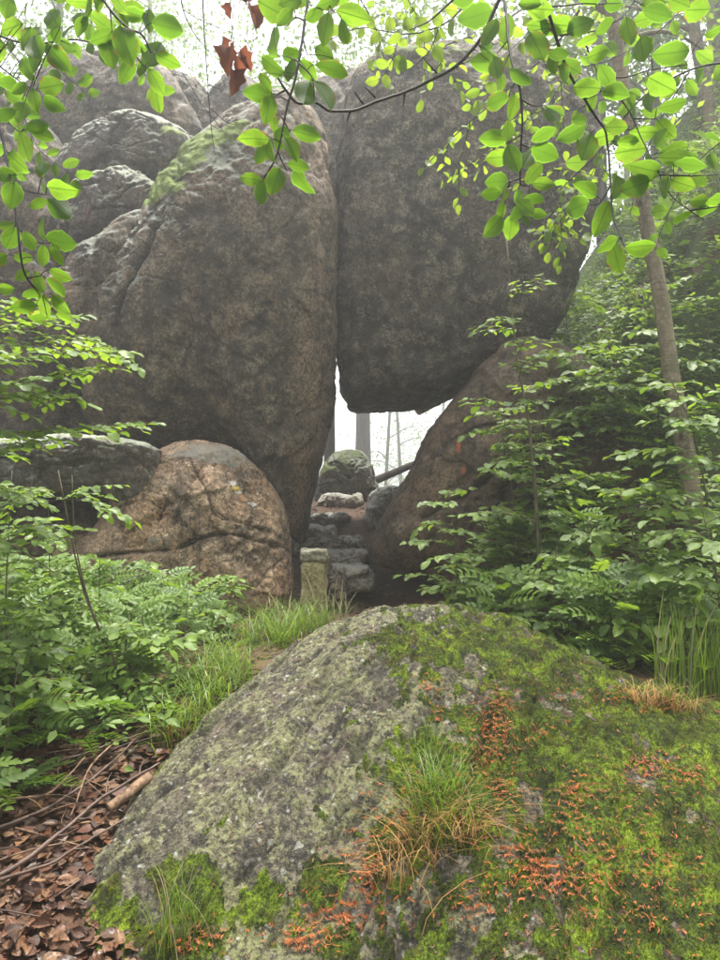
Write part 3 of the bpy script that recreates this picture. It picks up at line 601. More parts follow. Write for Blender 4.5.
def mat_fore():
    s = NT('mossy_granite')
    n2 = s.noise(9, 8, .68); n3 = s.noise(48, 8, .75); n4 = s.noise(170, 4, .7)
    base = s.ramp(s.math('ADD', s.math('MULTIPLY', n2, .5), s.math('MULTIPLY', n3, .5)), [(.40, (.022, .020, .018)), (.5, (.082, .072, .048)), (.61, (.27, .245, .175))])
    base = s.mix(s.ramp(s.noise(4, 5, .6), [(.52, 0), (.68, .6)]), base, (.22, .17, .12))
    # several lichens: pale green-grey crusts, yellowish film, black spots
    l1 = s.math('ADD', s.math('MULTIPLY', s.noise(5, 9, .74, dist=.9), .62), s.math('MULTIPLY', s.noise(40, 5, .75), .38))
    k1 = s.ramp(l1, [(.505, 0), (.535, 1)]); base = s.mix(s.math('MULTIPLY', k1, .85), base, s.mix(s.noise(30, 3), (.12, .125, .050), (.38, .38, .20)))
    l2 = s.math('ADD', s.math('MULTIPLY', s.noise(3.1, 8, .7, dist=.5, vec=s.mapping((1, 1, 1), (0, 0, 1.0))), .6), s.math('MULTIPLY', s.noise(55, 4, .7), .4))
    k2 = s.ramp(l2, [(.53, 0), (.57, 1)]); base = s.mix(s.math('MULTIPLY', k2, .7), base, (.21, .22, .085))
    vd = s.voro(26, 'SMOOTH_F1'); k3 = s.ramp(s.math('ADD', vd, s.math('MULTIPLY', n3, .35)), [(.32, 1), (.38, 0)])
    base = s.mix(s.math('MULTIPLY', k3, .55), base, (.50, .51, .44))
    dk = s.ramp(s.noise(38, 8, .82), [(.42, 1), (.48, 0)]); base = s.mix(s.math('MULTIPLY', dk, .85), base, (.018, .016, .014))
    base = s.mix(s.ramp(n4, [(.62, 0), (.72, .8)]), base, (.5, .48, .46))
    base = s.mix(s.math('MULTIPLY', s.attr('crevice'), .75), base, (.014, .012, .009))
    base = s.mix(s.math('MULTIPLY', s.math('MULTIPLY', s.ramp(s.noise(14, 6, .75), [(.46, 0), (.56, 1)]), s.ramp(s.sep(s.obj)[0], [(.0, 0), (.25, 1)])), .75), base, (.075, .040, .022))
    mm = s.math('ADD', s.attr('moss'), s.math('MULTIPLY', s.math('SUBTRACT', s.noise(70, 5, .75), .5), 1.4))
    mk = s.ramp(mm, [(.44, 0), (.56, 1)])
    mc = s.ramp(s.math('ADD', s.math('MULTIPLY', s.noise(6, 4, .6), .5), s.math('MULTIPLY', s.noise(85, 6, .75), .5)), [(.36, (.022, .038, .006)), (.46, (.060, .095, .008)), (.54, (.18, .28, .012)), (.64, (.36, .48, .025))])
    mc = s.mix(s.ramp(s.noise(16, 6, .75), [(.46, 0), (.56, .85)]), mc, (.020, .024, .008))
    mc = s.mix(s.ramp(s.noise(11, 5, .7), [(.55, 0), (.68, .75)]), mc, (.10, .055, .022))
    base = s.mix(mk, base, mc)
    h = s.math('ADD', s.math('MULTIPLY', n3, 1.), s.math('ADD', s.math('MULTIPLY', n2, .8), s.math('MULTIPLY', s.math('MULTIPLY', s.noise(240, 3, .7), mk), .9)))
    h = s.math('ADD', h, s.math('MULTIPLY', k1, .12))
    return s.done(s.bsdf(base, s.ramp(mk, [(0, .62), (1, .95)]), s.bump(s.math('ADD', h, s.math('MULTIPLY', dk, -.5)), .9, .03), .35))
org = np.array([0.4, 2.9, 0.0])
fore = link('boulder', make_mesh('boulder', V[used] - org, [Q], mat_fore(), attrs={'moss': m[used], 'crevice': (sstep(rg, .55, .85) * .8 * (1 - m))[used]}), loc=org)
tag(fore, 'broad mossy foreground boulder with orange litter and a grass tuft on it', 'boulder')
ZG = z.reshape(X.shape)
def bil(G, ax, ay, x, y):
    x = np.asarray(x, float); y = np.asarray(y, float); sh = x.shape; x = x.ravel(); y = y.ravel()
    i = np.clip(np.searchsorted(ax, x) - 1, 0, len(ax) - 2); j = np.clip(np.searchsorted(ay, y) - 1, 0, len(ay) - 2)
    fx = np.clip((x - ax[i]) / (ax[i + 1] - ax[i]), 0, 1); fy = np.clip((y - ay[j]) / (ay[j + 1] - ay[j]), 0, 1)
    return (G[j, i] * (1 - fx) * (1 - fy) + G[j, i + 1] * fx * (1 - fy) + G[j + 1, i] * (1 - fx) * fy + G[j + 1, i + 1] * fx * fy).reshape(sh)
def fz(x, y): return bil(ZG, xs_, ys_, x, y)
MG = m.reshape(X.shape); SG = sd.reshape(X.shape)

def scatter_normal(x, y, fn, e=.01):
    z = fn(x, y); zx = (fn(x + e, y) - z) / e; zy = (fn(x, y + e) - z) / e
    n = np.stack([-zx, -zy, np.ones_like(z)], -1); return z, n / np.linalg.norm(n, axis=1)[:, None]
def frames(n, rs):
    a = rs.normal(size=n.shape); t = a - n * (a * n).sum(1)[:, None]; t /= np.linalg.norm(t, axis=1)[:, None]; return t, np.cross(n, t)
# moss tufts: tiny upright leafy stars (real geometry, one part)
rs = np.random.RandomState(5)
N = 90000; mx = rs.uniform(-.95, 1.9, N); my = 1.95 + 2.2 * rs.uniform(0, 1, N) ** 1.35
zz = fz(mx, my); mk = bil(MG, xs_, ys_, mx, my); sdv = bil(SG, xs_, ys_, mx, my); k = (mk > .5) & (sdv > -.06); mx, my, zz = mx[k], my[k], zz[k]
mx = mx[:52000]; my = my[:52000]; zz = zz[:52000]; n = len(mx); h = rs.uniform(.004, .011, n); V = []; T = []
base = np.stack([mx, my, zz - .002], -1)
VV = np.zeros((n, 9, 3))
for b in range(3):
    a = rs.uniform(0, 6.283, n); dr = np.stack([np.cos(a), np.sin(a), 0 * a], -1); sd2 = np.stack([-np.sin(a), np.cos(a), 0 * a], -1)
    VV[:, b * 3] = base + sd2 * .0016; VV[:, b * 3 + 1] = base - sd2 * .0016
    VV[:, b * 3 + 2] = base + dr * (h * rs.uniform(.3, 1.2, n))[:, None] + np.array([0, 0, 1]) * h[:, None]
T = (np.arange(n)[:, None, None] * 9 + np.arange(9).reshape(1, 3, 3)).reshape(-1, 3)
M_moss = mat_leaf('moss_green', (.10, .145, .012), (.20, .28, .02), .3, .6, .7, vein=False, spec=.1)
mo = link('moss', make_mesh('moss', VV.reshape(-1, 3) - org, [T], M_moss, attrs={'rnd': np.repeat(rs.uniform(0, 1, n), 9)}), fore); mo['kind'] = 'stuff'

# orange bud scales and catkins lying on the boulder
def catkins(cl, seed, fn, per=1.0):
    rs = np.random.RandomState(seed); xs, ys = [], []
    for (px, py, rx, ry, cnt) in cl:
        for _ in range(int(cnt * per)):
            kx, ky = rs.normal(size=2); sh_ = rs.uniform(.2, 1.25); gx_, gy_ = px + kx * rx * sh_, py + ky * ry * sh_
            # march along the view ray until it meets the boulder
            ds = np.linspace(1.9, 4.2, 70); pts = np.array([tuple(P(gx_, gy_, d)) for d in ds]) if False else None
            xs.append(gx_); ys.append(gy_)
    px = np.array(xs); py = np.array(ys)
    u = (px - 360) / FPX; v = (480 - py) / FPX; yy = math.cos(PITCH) - v * math.sin(PITCH); zz = math.sin(PITCH) + v * math.cos(PITCH)
    best = np.full(len(px), np.nan)
    for d in np.arange(1.85, 4.15, .02):
        x = u * d / yy; z = CAMZ + zz * d / yy; below = z < fn(x, np.full_like(x, d)); new = below & np.isnan(best); best[new] = d
    ok = ~np.isnan(best); d = best[ok]; return (u[ok] * d / yy[ok]), d
def sliver_mesh(x, y, fn, seed, lo, hi, wd, lift=.004):
    rs = np.random.RandomState(seed); z, nn = scatter_normal(x, y, fn); t, b = frames(nn, rs); n = len(x)
    L = rs.uniform(lo, hi, n)[:, None]; W = (rs.uniform(.6, 1.2, n) * wd)[:, None]; curl = rs.uniform(.0, .5, n)[:, None] * L
    c = np.stack([x, y, z], -1) + nn * lift; VV = np.zeros((n, 8, 3)); side = rs.normal(size=(n, 1)) * .25
    for i, s in enumerate((-.5, -.17, .17, .5)):
        ctr = c + t * L * s + b * L * side * (s * s * 4) + nn * curl * abs(s) * abs(s) * 2 + nn * rs.uniform(0, .006, (n, 1)); w = W * (1 - (2 * s) ** 2 * .75)
        VV[:, i * 2] = ctr + b * w + nn * w * .6; VV[:, i * 2 + 1] = ctr - b * w + nn * w * .3
    f = np.array([(0, 1, 3, 2), (2, 3, 5, 4), (4, 5, 7, 6)]); Q = (np.arange(n)[:, None, None] * 8 + f[None]).reshape(-1, 4)
    return VV.reshape(-1, 3), Q, np.repeat(rs.uniform(0, 1, n), 8)
CL = [(497, 705, 10, 14, 70), (490, 730, 12, 16, 120), (480, 760, 20, 18, 110), (500, 790, 12, 12, 50), (505, 745, 8, 18, 40), (430, 795, 30, 16, 70), (400, 830, 22, 22, 80), (372, 880, 16, 22, 90), (340, 920, 26, 14, 130), (300, 945, 30, 8, 70),
      (535, 870, 22, 12, 120), (560, 885, 30, 9, 90), (510, 855, 12, 8, 30), (600, 885, 30, 10, 50), (575, 795, 12, 8, 45), (650, 770, 26, 12, 110), (690, 780, 20, 10, 60), (600, 795, 40, 14, 50), (660, 705, 36, 9, 120), (620, 700, 26, 8, 50), (540, 735, 14, 8, 30),
      (430, 690, 12, 8, 40), (437, 715, 8, 8, 20), (560, 700, 60, 20, 60), (600, 850, 90, 60, 160), (640, 920, 60, 25, 70), (475, 910, 40, 20, 60), (355, 860, 20, 24, 40), (200, 940, 20, 8, 40), (180, 950, 16, 6, 30), (560, 830, 60, 40, 70), (670, 860, 40, 40, 50), (330, 640, 60, 16, 14)]
cx, cyy = catkins(CL, 11, fz, 1.7)
M_cat = mat_simple('rust_orange_husk', (.14, .038, .012), (.46, .13, .02), 45, .75, .3, .003, c3=(.085, .042, .022))
rk = np.random.RandomState(77); sel = rk.uniform(size=len(cx)); A_, B_ = sel < .62, sel >= .62
V1, Q1, r1 = sliver_mesh(cx[A_], cyy[A_], fz, 3, .006, .024, .0028); V2, Q2, r2 = sliver_mesh(cx[B_], cyy[B_], fz, 9, .012, .045, .0012)
V = np.concatenate([V1, V2]); Q = np.concatenate([Q1, Q2 + len(V1)]); rr = np.concatenate([r1, r2])
lit = link('bud_husks', make_mesh('bud_husks', V - org, [Q], M_cat, attrs={'rnd': rr}), loc=org); tag(lit, 'orange bud husks and catkins strewn over the mossy foreground boulder', 'litter', kind='stuff')
# brown crumbs, needles and bits of leaf between them
cr = np.random.RandomState(8); n_ = 2600; bx = cr.uniform(-.5, 1.8, n_); by = 2.0 + 1.9 * cr.uniform(0, 1, n_) ** 1.3; kk = (fbm(np.stack([bx, by, 0 * bx], -1), 3.5, 4, off=90) > .05); bx, by = bx[kk], by[kk]
V, Q, rr = sliver_mesh(bx, by, fz, 14, .006, .022, .0022)
M_crumb = mat_simple('brown_crumbs', (.035, .018, .010), (.12, .06, .03), 60, .85, .3, .003, c3=(.22, .15, .08))
cb = link('forest_crumbs', make_mesh('forest_crumbs', V - org, [Q], M_crumb, attrs={'rnd': rr}), loc=org); tag(cb, 'brown crumbs and needles caught in the moss of the foreground boulder', 'litter', kind='stuff')
# ------------------------------------------------------------------ leaf shapes
def leaf_arrays(wid=.30, nrow=6, fold=.10, droop=.10, wave=.02, seed=0, teeth=0.0, peak=.85, twist=0.0):
    rs = np.random.RandomState(seed); V, uv, ed = [], [], []
    cols = (-1, -.5, 0, .5, 1)
    for i in range(nrow + 1):
        t = i / nrow; w = wid * max(0.0, math.sin(math.pi * min(1, t ** peak))) ** .72
        if i == 0: w = .012
        if i == nrow: w = .004
        w *= 1 + rs.normal() * .03 + (teeth * (1 if i % 2 else -1))
        for c in cols:
            zz = fold * abs(c) * w * 2 - droop * t * t + wave * math.sin(t * 9 + c * 2 + seed) * abs(c) + twist * c * w * (t - .3)
            V.append((c * w, t, zz)); uv.append((.5 + c * w / (2 * wid) , t)); ed.append(abs(c) if 0 < i < nrow else 1.0)
    return np.array(V), grid_faces(nrow + 1, 5), np.array(uv), np.array(ed)
def leaf_mesh(name, mat, **k):
    V, Q, uv, ed = leaf_arrays(**k)
    # short stalk
    sv, sq, st = tube([(0, -.16, .01), (0, -.06, 0), (0, .02, 0)], [.012, .010, .010], 3, False)
    n = len(V); V = np.vstack([V, sv]); uv = np.vstack([uv, np.full((len(sv), 2), .5)]); ed = np.append(ed, np.zeros(len(sv)))
    return make_mesh(name, V, [Q, sq + n], mat, True, uv, {'edge': ed})
def pinnate_arrays(pairs=6, seed=0, droop=.22, lw=.060, ll=.27, lobed=False):
    rs = np.random.RandomState(seed); mb = MB()
    path = [(0, t, -droop * t * t + .05 * math.sin(t * 3)) for t in np.linspace(0, 1, 6)]
    V, Q, T = tube(path, [.009, .004], 3, False); mb.add(V, Q, None, np.full((len(V), 2), .5))
    def leaflet(base, ang, L, W, tilt):
        dr = np.array([math.sin(ang), math.cos(ang), 0]); sd = np.array([dr[1], -dr[0], 0]); up = np.array([0, 0, 1.])
        V = [base]; uv = [(.5, 0)]
        for t, w in ((.22, .75), (.5, 1.0), (.78, .66)):
            c = base + dr * L * t + up * (tilt * L * t - .16 * L * t * t)
            for q in (-1, 0, 1): V.append(c + sd * W * w * q + up * W * abs(q) * .35); uv.append((.5 + .5 * q * w, t))
        V.append(base + dr * L + up * (tilt * L - .2 * L)); uv.append((.5, 1))
        mb.add(V, [(1, 2, 5, 4), (2, 3, 6, 5), (4, 5, 8, 7), (5, 6, 9, 8)], [(0, 2, 1), (0, 3, 2), (7, 8, 10), (8, 9, 10)], uv)
    for i in range(pairs):
        t = .28 + .66 * i / (pairs - .3); b = np.array([0, t, -droop * t * t + .05 * math.sin(t * 3)])
        L = ll * (1 - .25 * abs(i / (pairs - 1) - .45) * 2) * rs.uniform(.9, 1.1)
        for s in (-1, 1): leaflet(b, s * (1.15 - .35 * i / pairs) + rs.normal() * .08, L, lw * rs.uniform(.9, 1.1), rs.normal() * .1 + .05)
    leaflet(np.array([0, .97, -droop * .94 + .01]), rs.normal() * .1, ll * .95, lw, 0)
    return mb
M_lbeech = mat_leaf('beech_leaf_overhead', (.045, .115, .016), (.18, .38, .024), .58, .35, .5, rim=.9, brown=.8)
M_lbeech2 = mat_leaf('beech_leaf_sapling', (.12, .235, .034), (.27, .50, .035), .42, .5, .42, spec=.5, brown=.7)  # green of the sapling and undergrowth leaves
M_lrowan = mat_leaf('rowan_leaf', (.12, .235, .040), (.25, .46, .035), .38, .5, .40, spec=.5, brown=.6)
M_lfar = mat_leaf('distant_foliage', (.05, .115, .022), (.16, .32, .03), .45, .5, .5, vein=False)
M_lyel = mat_leaf('pale_young_foliage', (.09, .18, .02), (.32, .52, .04), .55, .4, .45)
M_ldead = mat_leaf('dead_hanging_leaf', (.13, .055, .035), (.24, .085, .045), .45, .4, .6)
def mat_fallen():
    s = NT('fallen_beech_leaf'); oi = s.t.nodes.new('ShaderNodeObjectInfo').outputs['Random']; rnd = s.math('FRACT', s.math('ADD', oi, s.attr('rnd')))
    c = s.ramp(rnd, [(0, (.020, .010, .006)), (.25, (.060, .020, .009)), (.5, (.095, .030, .011)), (.72, (.13, .050, .018)), (.9, (.17, .085, .035)), (1, (.25, .15, .075))])
    c = s.mix(s.ramp(s.noise(7, 5, .7), [(.40, .0), (.62, .8)]), c, (.022, .012, .007))
    uv = s.sep(s.co.outputs['UV']); av = s.math('ABSOLUTE', s.math('SUBTRACT', uv[0], .5)); st = s.math('ABSOLUTE', s.math('SUBTRACT', s.math('FRACT', s.math('MULTIPLY', s.math('SUBTRACT', uv[1], s.math('MULTIPLY', av, .75)), 8.)), .5))
    v = s.math('MAXIMUM', s.math('MULTIPLY', s.ramp(st, [(0, 1), (.12, 0)]), .5), s.ramp(av, [(0, 1), (.05, 0)])); c = s.mix(s.math('MULTIPLY', v, .35), c, (.20, .10, .05))
    return s.done(s.bsdf(c, s.ramp(s.noise(5, 2), [(.4, .35), (.6, .75)]), s.bump(v, .5, .004), .45))
M_lfallen = mat_fallen()
M_twig = mat_simple('dark_twig', (.012, .010, .010), (.035, .028, .025), 60, .7, .3, .002)
M_stem = mat_simple('green_brown_stem', (.06, .05, .03), (.14, .12, .07), 30, .7, .5, .004, (1, 1, .3))
def mat_bark(name, c1, c2, moss=.5):
    s = NT(name); n = s.noise(5, 6, .65, s.mapping((1, 1, .35))); col = s.ramp(n, [(.40, c1), (.60, c2)])
    ring = s.noise(1, 5, .7, s.mapping((5, 5, 60))); col = s.mix(s.ramp(ring, [(.54, 0), (.62, .55)]), col, tuple(x * .45 for x in c1))
    sp = s.ramp(s.noise(38, 5, .75), [(.54, 0), (.60, 1)]); col = s.mix(s.math('MULTIPLY', sp, .5), col, (.34, .33, .25))
    g = s.ramp(s.noise(4, 6, .7), [(.50, 0), (.60, 1)]); col = s.mix(s.math('MULTIPLY', g, moss), col, (.085, .10, .035))
    kn = s.voro(5.5, vec=s.mapping((1, 1, .6))); col = s.mix(s.ramp(kn, [(.06, .9), (.13, 0)]), col, tuple(x * .3 for x in c1))
    h = s.math('ADD', s.math('ADD', n, s.math('MULTIPLY', ring, -.5)), s.math('MULTIPLY', s.noise(60, 4, .7), .4))
    return s.done(s.bsdf(col, .8, s.bump(h, .8, .02), .3))
M_bark = mat_bark('smooth_grey_beech_bark', (.10, .078, .048), (.24, .19, .125))
M_barkd = mat_simple('dark_bark', (.05, .042, .035), (.12, .10, .085), 18, .8, .6, .02, (1, 1, .25))
M_dwood = mat_simple('wet_dead_wood', (.035, .018, .012), (.10, .055, .035), 25, .55, .6, .008, (1, 1, 1), .5)
M_pwood = mat_simple('pale_broken_wood', (.09, .052, .03), (.26, .17, .10), 40, .7, .6, .008)
BEECH = [leaf_mesh('beech_leaf', M_lbeech, seed=i, nrow=9, wid=[.33, .29, .36, .31, .34, .27, .35, .32, .30, .37][i], teeth=.022, peak=[.85, .95, .8, .9, .75, 1.0, .85, .8, .92, .88][i], fold=[.04, .15, .02, .22, .08, .12, .03, .28, .06, .10][i], droop=[.05, .18, -.06, .12, .28, .08, .20, .03, -.10, .14][i], wave=[.02, .035, .03, .015, .04, .02, .045, .03, .02, .035][i], twist=[.3, -.5, .6, 0, -.3, .8, -.7, .4, 0, -.4][i]) for i in range(10)]
def recolor(ms, mat):
    out = []
    for m in ms:
        c = m.copy(); c.materials.clear(); c.materials.append(mat); out.append(c)
    return out
BEECH2 = recolor(BEECH, M_lbeech2); YELB = recolor(BEECH, M_lyel)
ROWAN = [pinnate_arrays(6, i, .15 + .08 * i, .058 + .004 * i, .27).mesh('rowan_leaf', M_lrowan) for i in range(4)]
FERN = [pinnate_arrays(11, 20 + i, .35 + .1 * i, .030, .22).mesh('fern_frond', M_lrowan) for i in range(2)]
FALLEN = [leaf_mesh('fallen_leaf', M_lfallen, seed=30 + i, wid=.32, nrow=5, fold=[.3, -.3, .15, .5][i], droop=[.2, -.25, .1, .3][i], wave=.05, twist=[.9, -.7, .4, 1.2][i]) for i in range(4)]
DEAD = [leaf_mesh('dead_leaf', M_ldead, seed=40 + i, wid=.26, nrow=6, fold=[.8, 1.1][i], droop=[.3, -.2][i], wave=.08, teeth=.18, twist=1.5) for i in range(2)]
def frame(base, dr, nrm, size, wscale=1.0):
    dr = Vector(dr).normalized(); nrm = Vector(nrm); nrm = (nrm - dr * nrm.dot(dr))
    if nrm.length < 1e-4: nrm = dr.orthogonal()
    nrm.normalize(); sd = dr.cross(nrm)
    m = Matrix(((sd.x * size * wscale, dr.x * size, nrm.x * size, base[0]), (sd.y * size * wscale, dr.y * size, nrm.y * size, base[1]), (sd.z * size * wscale, dr.z * size, nrm.z * size, base[2]), (0, 0, 0, 1)))
    return m
def put(me, M, parent, name='leaf'):
    o = bpy.data.objects.new(name, me); COL.objects.link(o); o.parent = parent
    M = M.copy(); l = parent.location; M[0][3] -= l[0]; M[1][3] -= l[1]; M[2][3] -= l[2]; o.matrix_local = M
    return o
def join_leaves(mats, arrays, mb, rs):
    """arrays: (V,Q,uv); adds one transformed copy per matrix"""
    V, Q, uv = arrays
    Vh = np.hstack([V, np.ones((len(V), 1))])
    for M in mats: mb.add((Vh @ np.array(M).T)[:, :3], Q, None, uv, rs.uniform())
_v, _q, _uv, _e = leaf_arrays(nrow=3, seed=2)
SIMPLE = (_v[:, :], _q, _uv)
QL = (np.array([(0, 0, 0), (-.28, .45, .04), (0, 1, -.06), (.28, .45, .04)]), np.array([(0, 1, 2, 3)]), np.array([(.5, 0), (0, .45), (.5, 1), (1, .45)]))

def leaf_cloud(centers, radii, count, size, mat, name, parent, seed, up=.5):
    """one joined mesh of many small leaves (vectorised), clumped round the centers"""
    rs = np.random.RandomState(seed); centers = np.asarray(centers, float); k = rs.randint(0, len(centers), count)
    p = rs.normal(size=(count, 3)); p /= np.linalg.norm(p, axis=1)[:, None]; p *= rs.uniform(0, 1, (count, 1)) ** .45
    r = np.asarray(radii, float); r = r[k] if r.ndim == 2 else np.tile(r, (count, 1))
    c = centers[k] + p * r
    gap = fbm(c, 1.1, 3, off=seed); keep = gap > -.12; c = c[keep]; n = len(c)
    nn = rs.normal(size=(n, 3)) * (1 - up) + np.array([0, 0, up]); nn /= np.linalg.norm(nn, axis=1)[:, None]
    t, b = frames(nn, rs); s = (rs.uniform(.7, 1.25, n) * size)[:, None]
    VV = np.stack([c, c + t * s * .45 - b * s * .28 + nn * s * .05, c + t * s, c + t * s * .45 + b * s * .28 + nn * s * .05], 1)
    o = link(name, make_mesh(name, VV.reshape(-1, 3) - np.array(parent.location), [np.arange(4 * n).reshape(-1, 4)], mat, False, np.tile([(.5, 0), (0, .45), (.5, 1), (1, .45)], (n, 1)), {'rnd': np.repeat(rs.uniform(0, 1, n), 4)}), parent)
    o['kind'] = 'stuff'
    return o
# ------------------------------------------------------------------ overhead beech branches, laid out from the photograph
def overhead(label, d, twigs, leaves, seed, group='beech branches hanging into the top of the view', meshes=BEECH, wide=.0028, sz=.80, facing=.80):
    rs = np.random.RandomState(seed); r0 = P(twigs[0][0][0], twigs[0][0][1], d)
    t = thing('beech_branch', label, 'branch', tuple(r0), group)
    allp = []
    for i, tw in enumerate(twigs):
        pts = [P(x, y, d + .10 * math.sin(x * .021 + y * .013 + seed) ) for x, y in tw]
        sp = spline(pts, max(6, len(tw) * 6)); sp = sp + .002 * np.stack([fbm(sp, 18, 2, off=k) for k in (1, 5, 9)], -1)
        a = wide if i == 0 else wide * .55
        mb = MB(); mb.add(*tube(sp, [a * 1.25, a * .55], 6)); mb.obj('twig', M_twig, t); allp.append(sp)
    allp = np.concatenate(allp); au = np.array([(p[0] / p[1], (p[2] - CAMZ) / p[1]) for p in allp])
    pet = MB()
    for (cx, cy, ln, an) in leaves:
        a = R(an); L = ln / FPX
        bx, by = cx - math.cos(a) * ln * .5, cy + math.sin(a) * ln * .5
        q = P(bx, by, 1.0); j = np.argmin((au[:, 0] - q.x) ** 2 + (au[:, 1] - (q.z - CAMZ)) ** 2); tp = allp[j]
        dd = tp[1] + rs.uniform(-.06, .06); b = P(bx, by, dd); tip = P(cx + math.cos(a) * ln * .5, cy - math.sin(a) * ln * .5, dd + rs.uniform(-.35, .35) * L * d)
        dr = tip - b; view = (Vector((0, 0, CAMZ)) - b).normalized()
        # blades lie rather flat on the air: seen from below, tilted by chance
        nrm = Vector((rs.normal() * .38, -facing + rs.normal() * .25, -.70 + rs.normal() * .25))
        if rs.uniform() < .3: nrm = -nrm
        ce = dr.normalized(); pn = (nrm - ce * nrm.dot(ce)).normalized(); 
        size = dr.length * sz * 1.10
        put(meshes[rs.randint(len(meshes))], frame(b, dr, nrm, size, rs.uniform(.86, 1.08)), t)
        if np.linalg.norm(np.array(b) - tp) > .004:
            mid = (np.array(b) + tp) / 2 + np.array([0, 0, .004]); pet.add(*tube(spline([tp, mid, b], 5), [.0010, .0007], 4, False))
    if pet.n: pet.obj('leaf_stalks', M_twig, t)['kind'] = 'stuff'
    return t
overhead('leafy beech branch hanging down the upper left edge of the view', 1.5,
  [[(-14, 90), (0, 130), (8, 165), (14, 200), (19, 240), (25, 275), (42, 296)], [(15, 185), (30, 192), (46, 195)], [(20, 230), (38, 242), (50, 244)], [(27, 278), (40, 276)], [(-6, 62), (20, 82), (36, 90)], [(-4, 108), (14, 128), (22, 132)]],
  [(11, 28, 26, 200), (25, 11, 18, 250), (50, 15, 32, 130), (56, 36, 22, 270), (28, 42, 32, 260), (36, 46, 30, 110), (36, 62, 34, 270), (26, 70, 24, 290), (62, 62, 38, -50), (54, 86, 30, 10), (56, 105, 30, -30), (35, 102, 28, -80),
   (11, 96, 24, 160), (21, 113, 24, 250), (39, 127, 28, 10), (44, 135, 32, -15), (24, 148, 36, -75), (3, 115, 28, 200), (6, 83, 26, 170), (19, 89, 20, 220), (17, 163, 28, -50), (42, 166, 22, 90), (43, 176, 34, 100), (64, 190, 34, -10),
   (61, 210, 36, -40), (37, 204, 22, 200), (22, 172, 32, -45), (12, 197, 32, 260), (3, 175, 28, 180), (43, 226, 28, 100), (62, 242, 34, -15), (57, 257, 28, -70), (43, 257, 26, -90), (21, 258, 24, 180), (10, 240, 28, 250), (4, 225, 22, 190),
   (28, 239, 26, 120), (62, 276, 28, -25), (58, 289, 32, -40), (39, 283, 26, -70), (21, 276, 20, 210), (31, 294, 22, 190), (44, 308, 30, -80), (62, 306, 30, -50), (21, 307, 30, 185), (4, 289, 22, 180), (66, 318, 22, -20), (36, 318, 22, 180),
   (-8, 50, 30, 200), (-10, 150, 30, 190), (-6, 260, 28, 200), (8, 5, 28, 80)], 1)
overhead('shorter beech spray hanging left of the dangling bare twig', 1.6,
  [[(96, -12), (112, 12), (128, 28), (142, 35), (151, 52)], [(110, 10), (112, 32)], [(126, 27), (138, 58), (150, 70)], [(84, -8), (92, 10)]],
  [(86, 12, 30, 250), (81, 28, 26, 240), (103, 25, 32, -40), (111, 53, 38, -85), (101, 38, 30, 200), (126, 46, 42, -75), (136, 44, 34, -30), (126, 74, 32, 240), (140, 17, 36, -20), (149, 22, 26, 270), (170, 28, 38, -15), (155, 53, 34, 60),
   (170, 62, 32, -30), (157, 83, 34, -60), (157, 98, 40, -85), (133, 8, 28, 0), (119, 4, 24, -60), (75, 2, 26, 180), (142, 71, 22, -90), (121, 17, 26, -60), (98, 4, 24, -90), (60, -4, 26, 190)], 2)
overhead('beech spray with a long twig hanging before the top of the huge dark boulder', 1.45,
  [[(309, -14), (308, 0), (302, 40), (296, 75), (288, 105), (284, 125), (278, 152), (264, 178)], [(278, 152), (282, 162), (287, 171)], [(283, 118), (290, 132)], [(298, 62), (312, 78), (314, 100)], [(303, 40), (308, 55)], [(304, 20), (296, 18), (286, 27)], [(320, -8), (334, 12)]],
  [(270, 8, 36, 150), (284, 18, 26, 230), (316, 14, 24, 30), (325, 31, 38, -100), (356, 16, 42, -15), (344, 33, 30, -80), (272, 39, 36, 110), (270, 65, 34, 150), (266, 84, 26, -60), (294, 54, 24, 10), (291, 73, 28, -95), (309, 72, 30, -50),
   (322, 52, 28, 150), (334, 70, 40, -15), (305, 96, 30, -110), (325, 96, 36, -55), (256, 94, 36, 170), (268, 111, 34, -100), (274, 125, 20, -90), (252, 137, 34, 170), (261, 154, 30, -110), (271, 152, 26, -80), (281, 140, 30, -110),
   (309, 135, 34, -15), (292, 150, 32, -60), (300, 166, 26, -10), (302, 184, 34, -60), (249, 179, 28, 175), (261, 194, 30, -100), (275, 182, 30, -110), (270, 189, 16, -60), (330, 2, 30, 20), (298, -2, 26, 160), (345, -4, 30, 30), (288, 2, 28, 200)], 3)
overhead('bare tipped dark beech branch crossing in front of the grey block', 1.7,
  [[(505, -14), (500, -2), (492, 15), (480, 40), (457, 65), (435, 78), (405, 92), (378, 101), (362, 108), (345, 111), (328, 110), (314, 102), (298, 103), (286, 90), (276, 72), (273, 55), (276, 41)], [(350, 111), (348, 117), (347, 122)], [(363, 104), (354, 92)],
   [(375, 98), (365, 87)], [(437, 73), (422, 57)], [(286, 90), (276, 95)], [(405, 92), (403, 107)], [(458, 63), (457, 70)], [(453, 0), (430, 20), (410, 30)]],
  [(474, 17, 40, 200), (491, 32, 34, 60), (482, 62, 32, 180), (487, 47, 16, 0), (496, 69, 28, -80), (501, 84, 22, -90), (507, 27, 34, 80), (462, -2, 30, 190)], 4, wide=.0042)
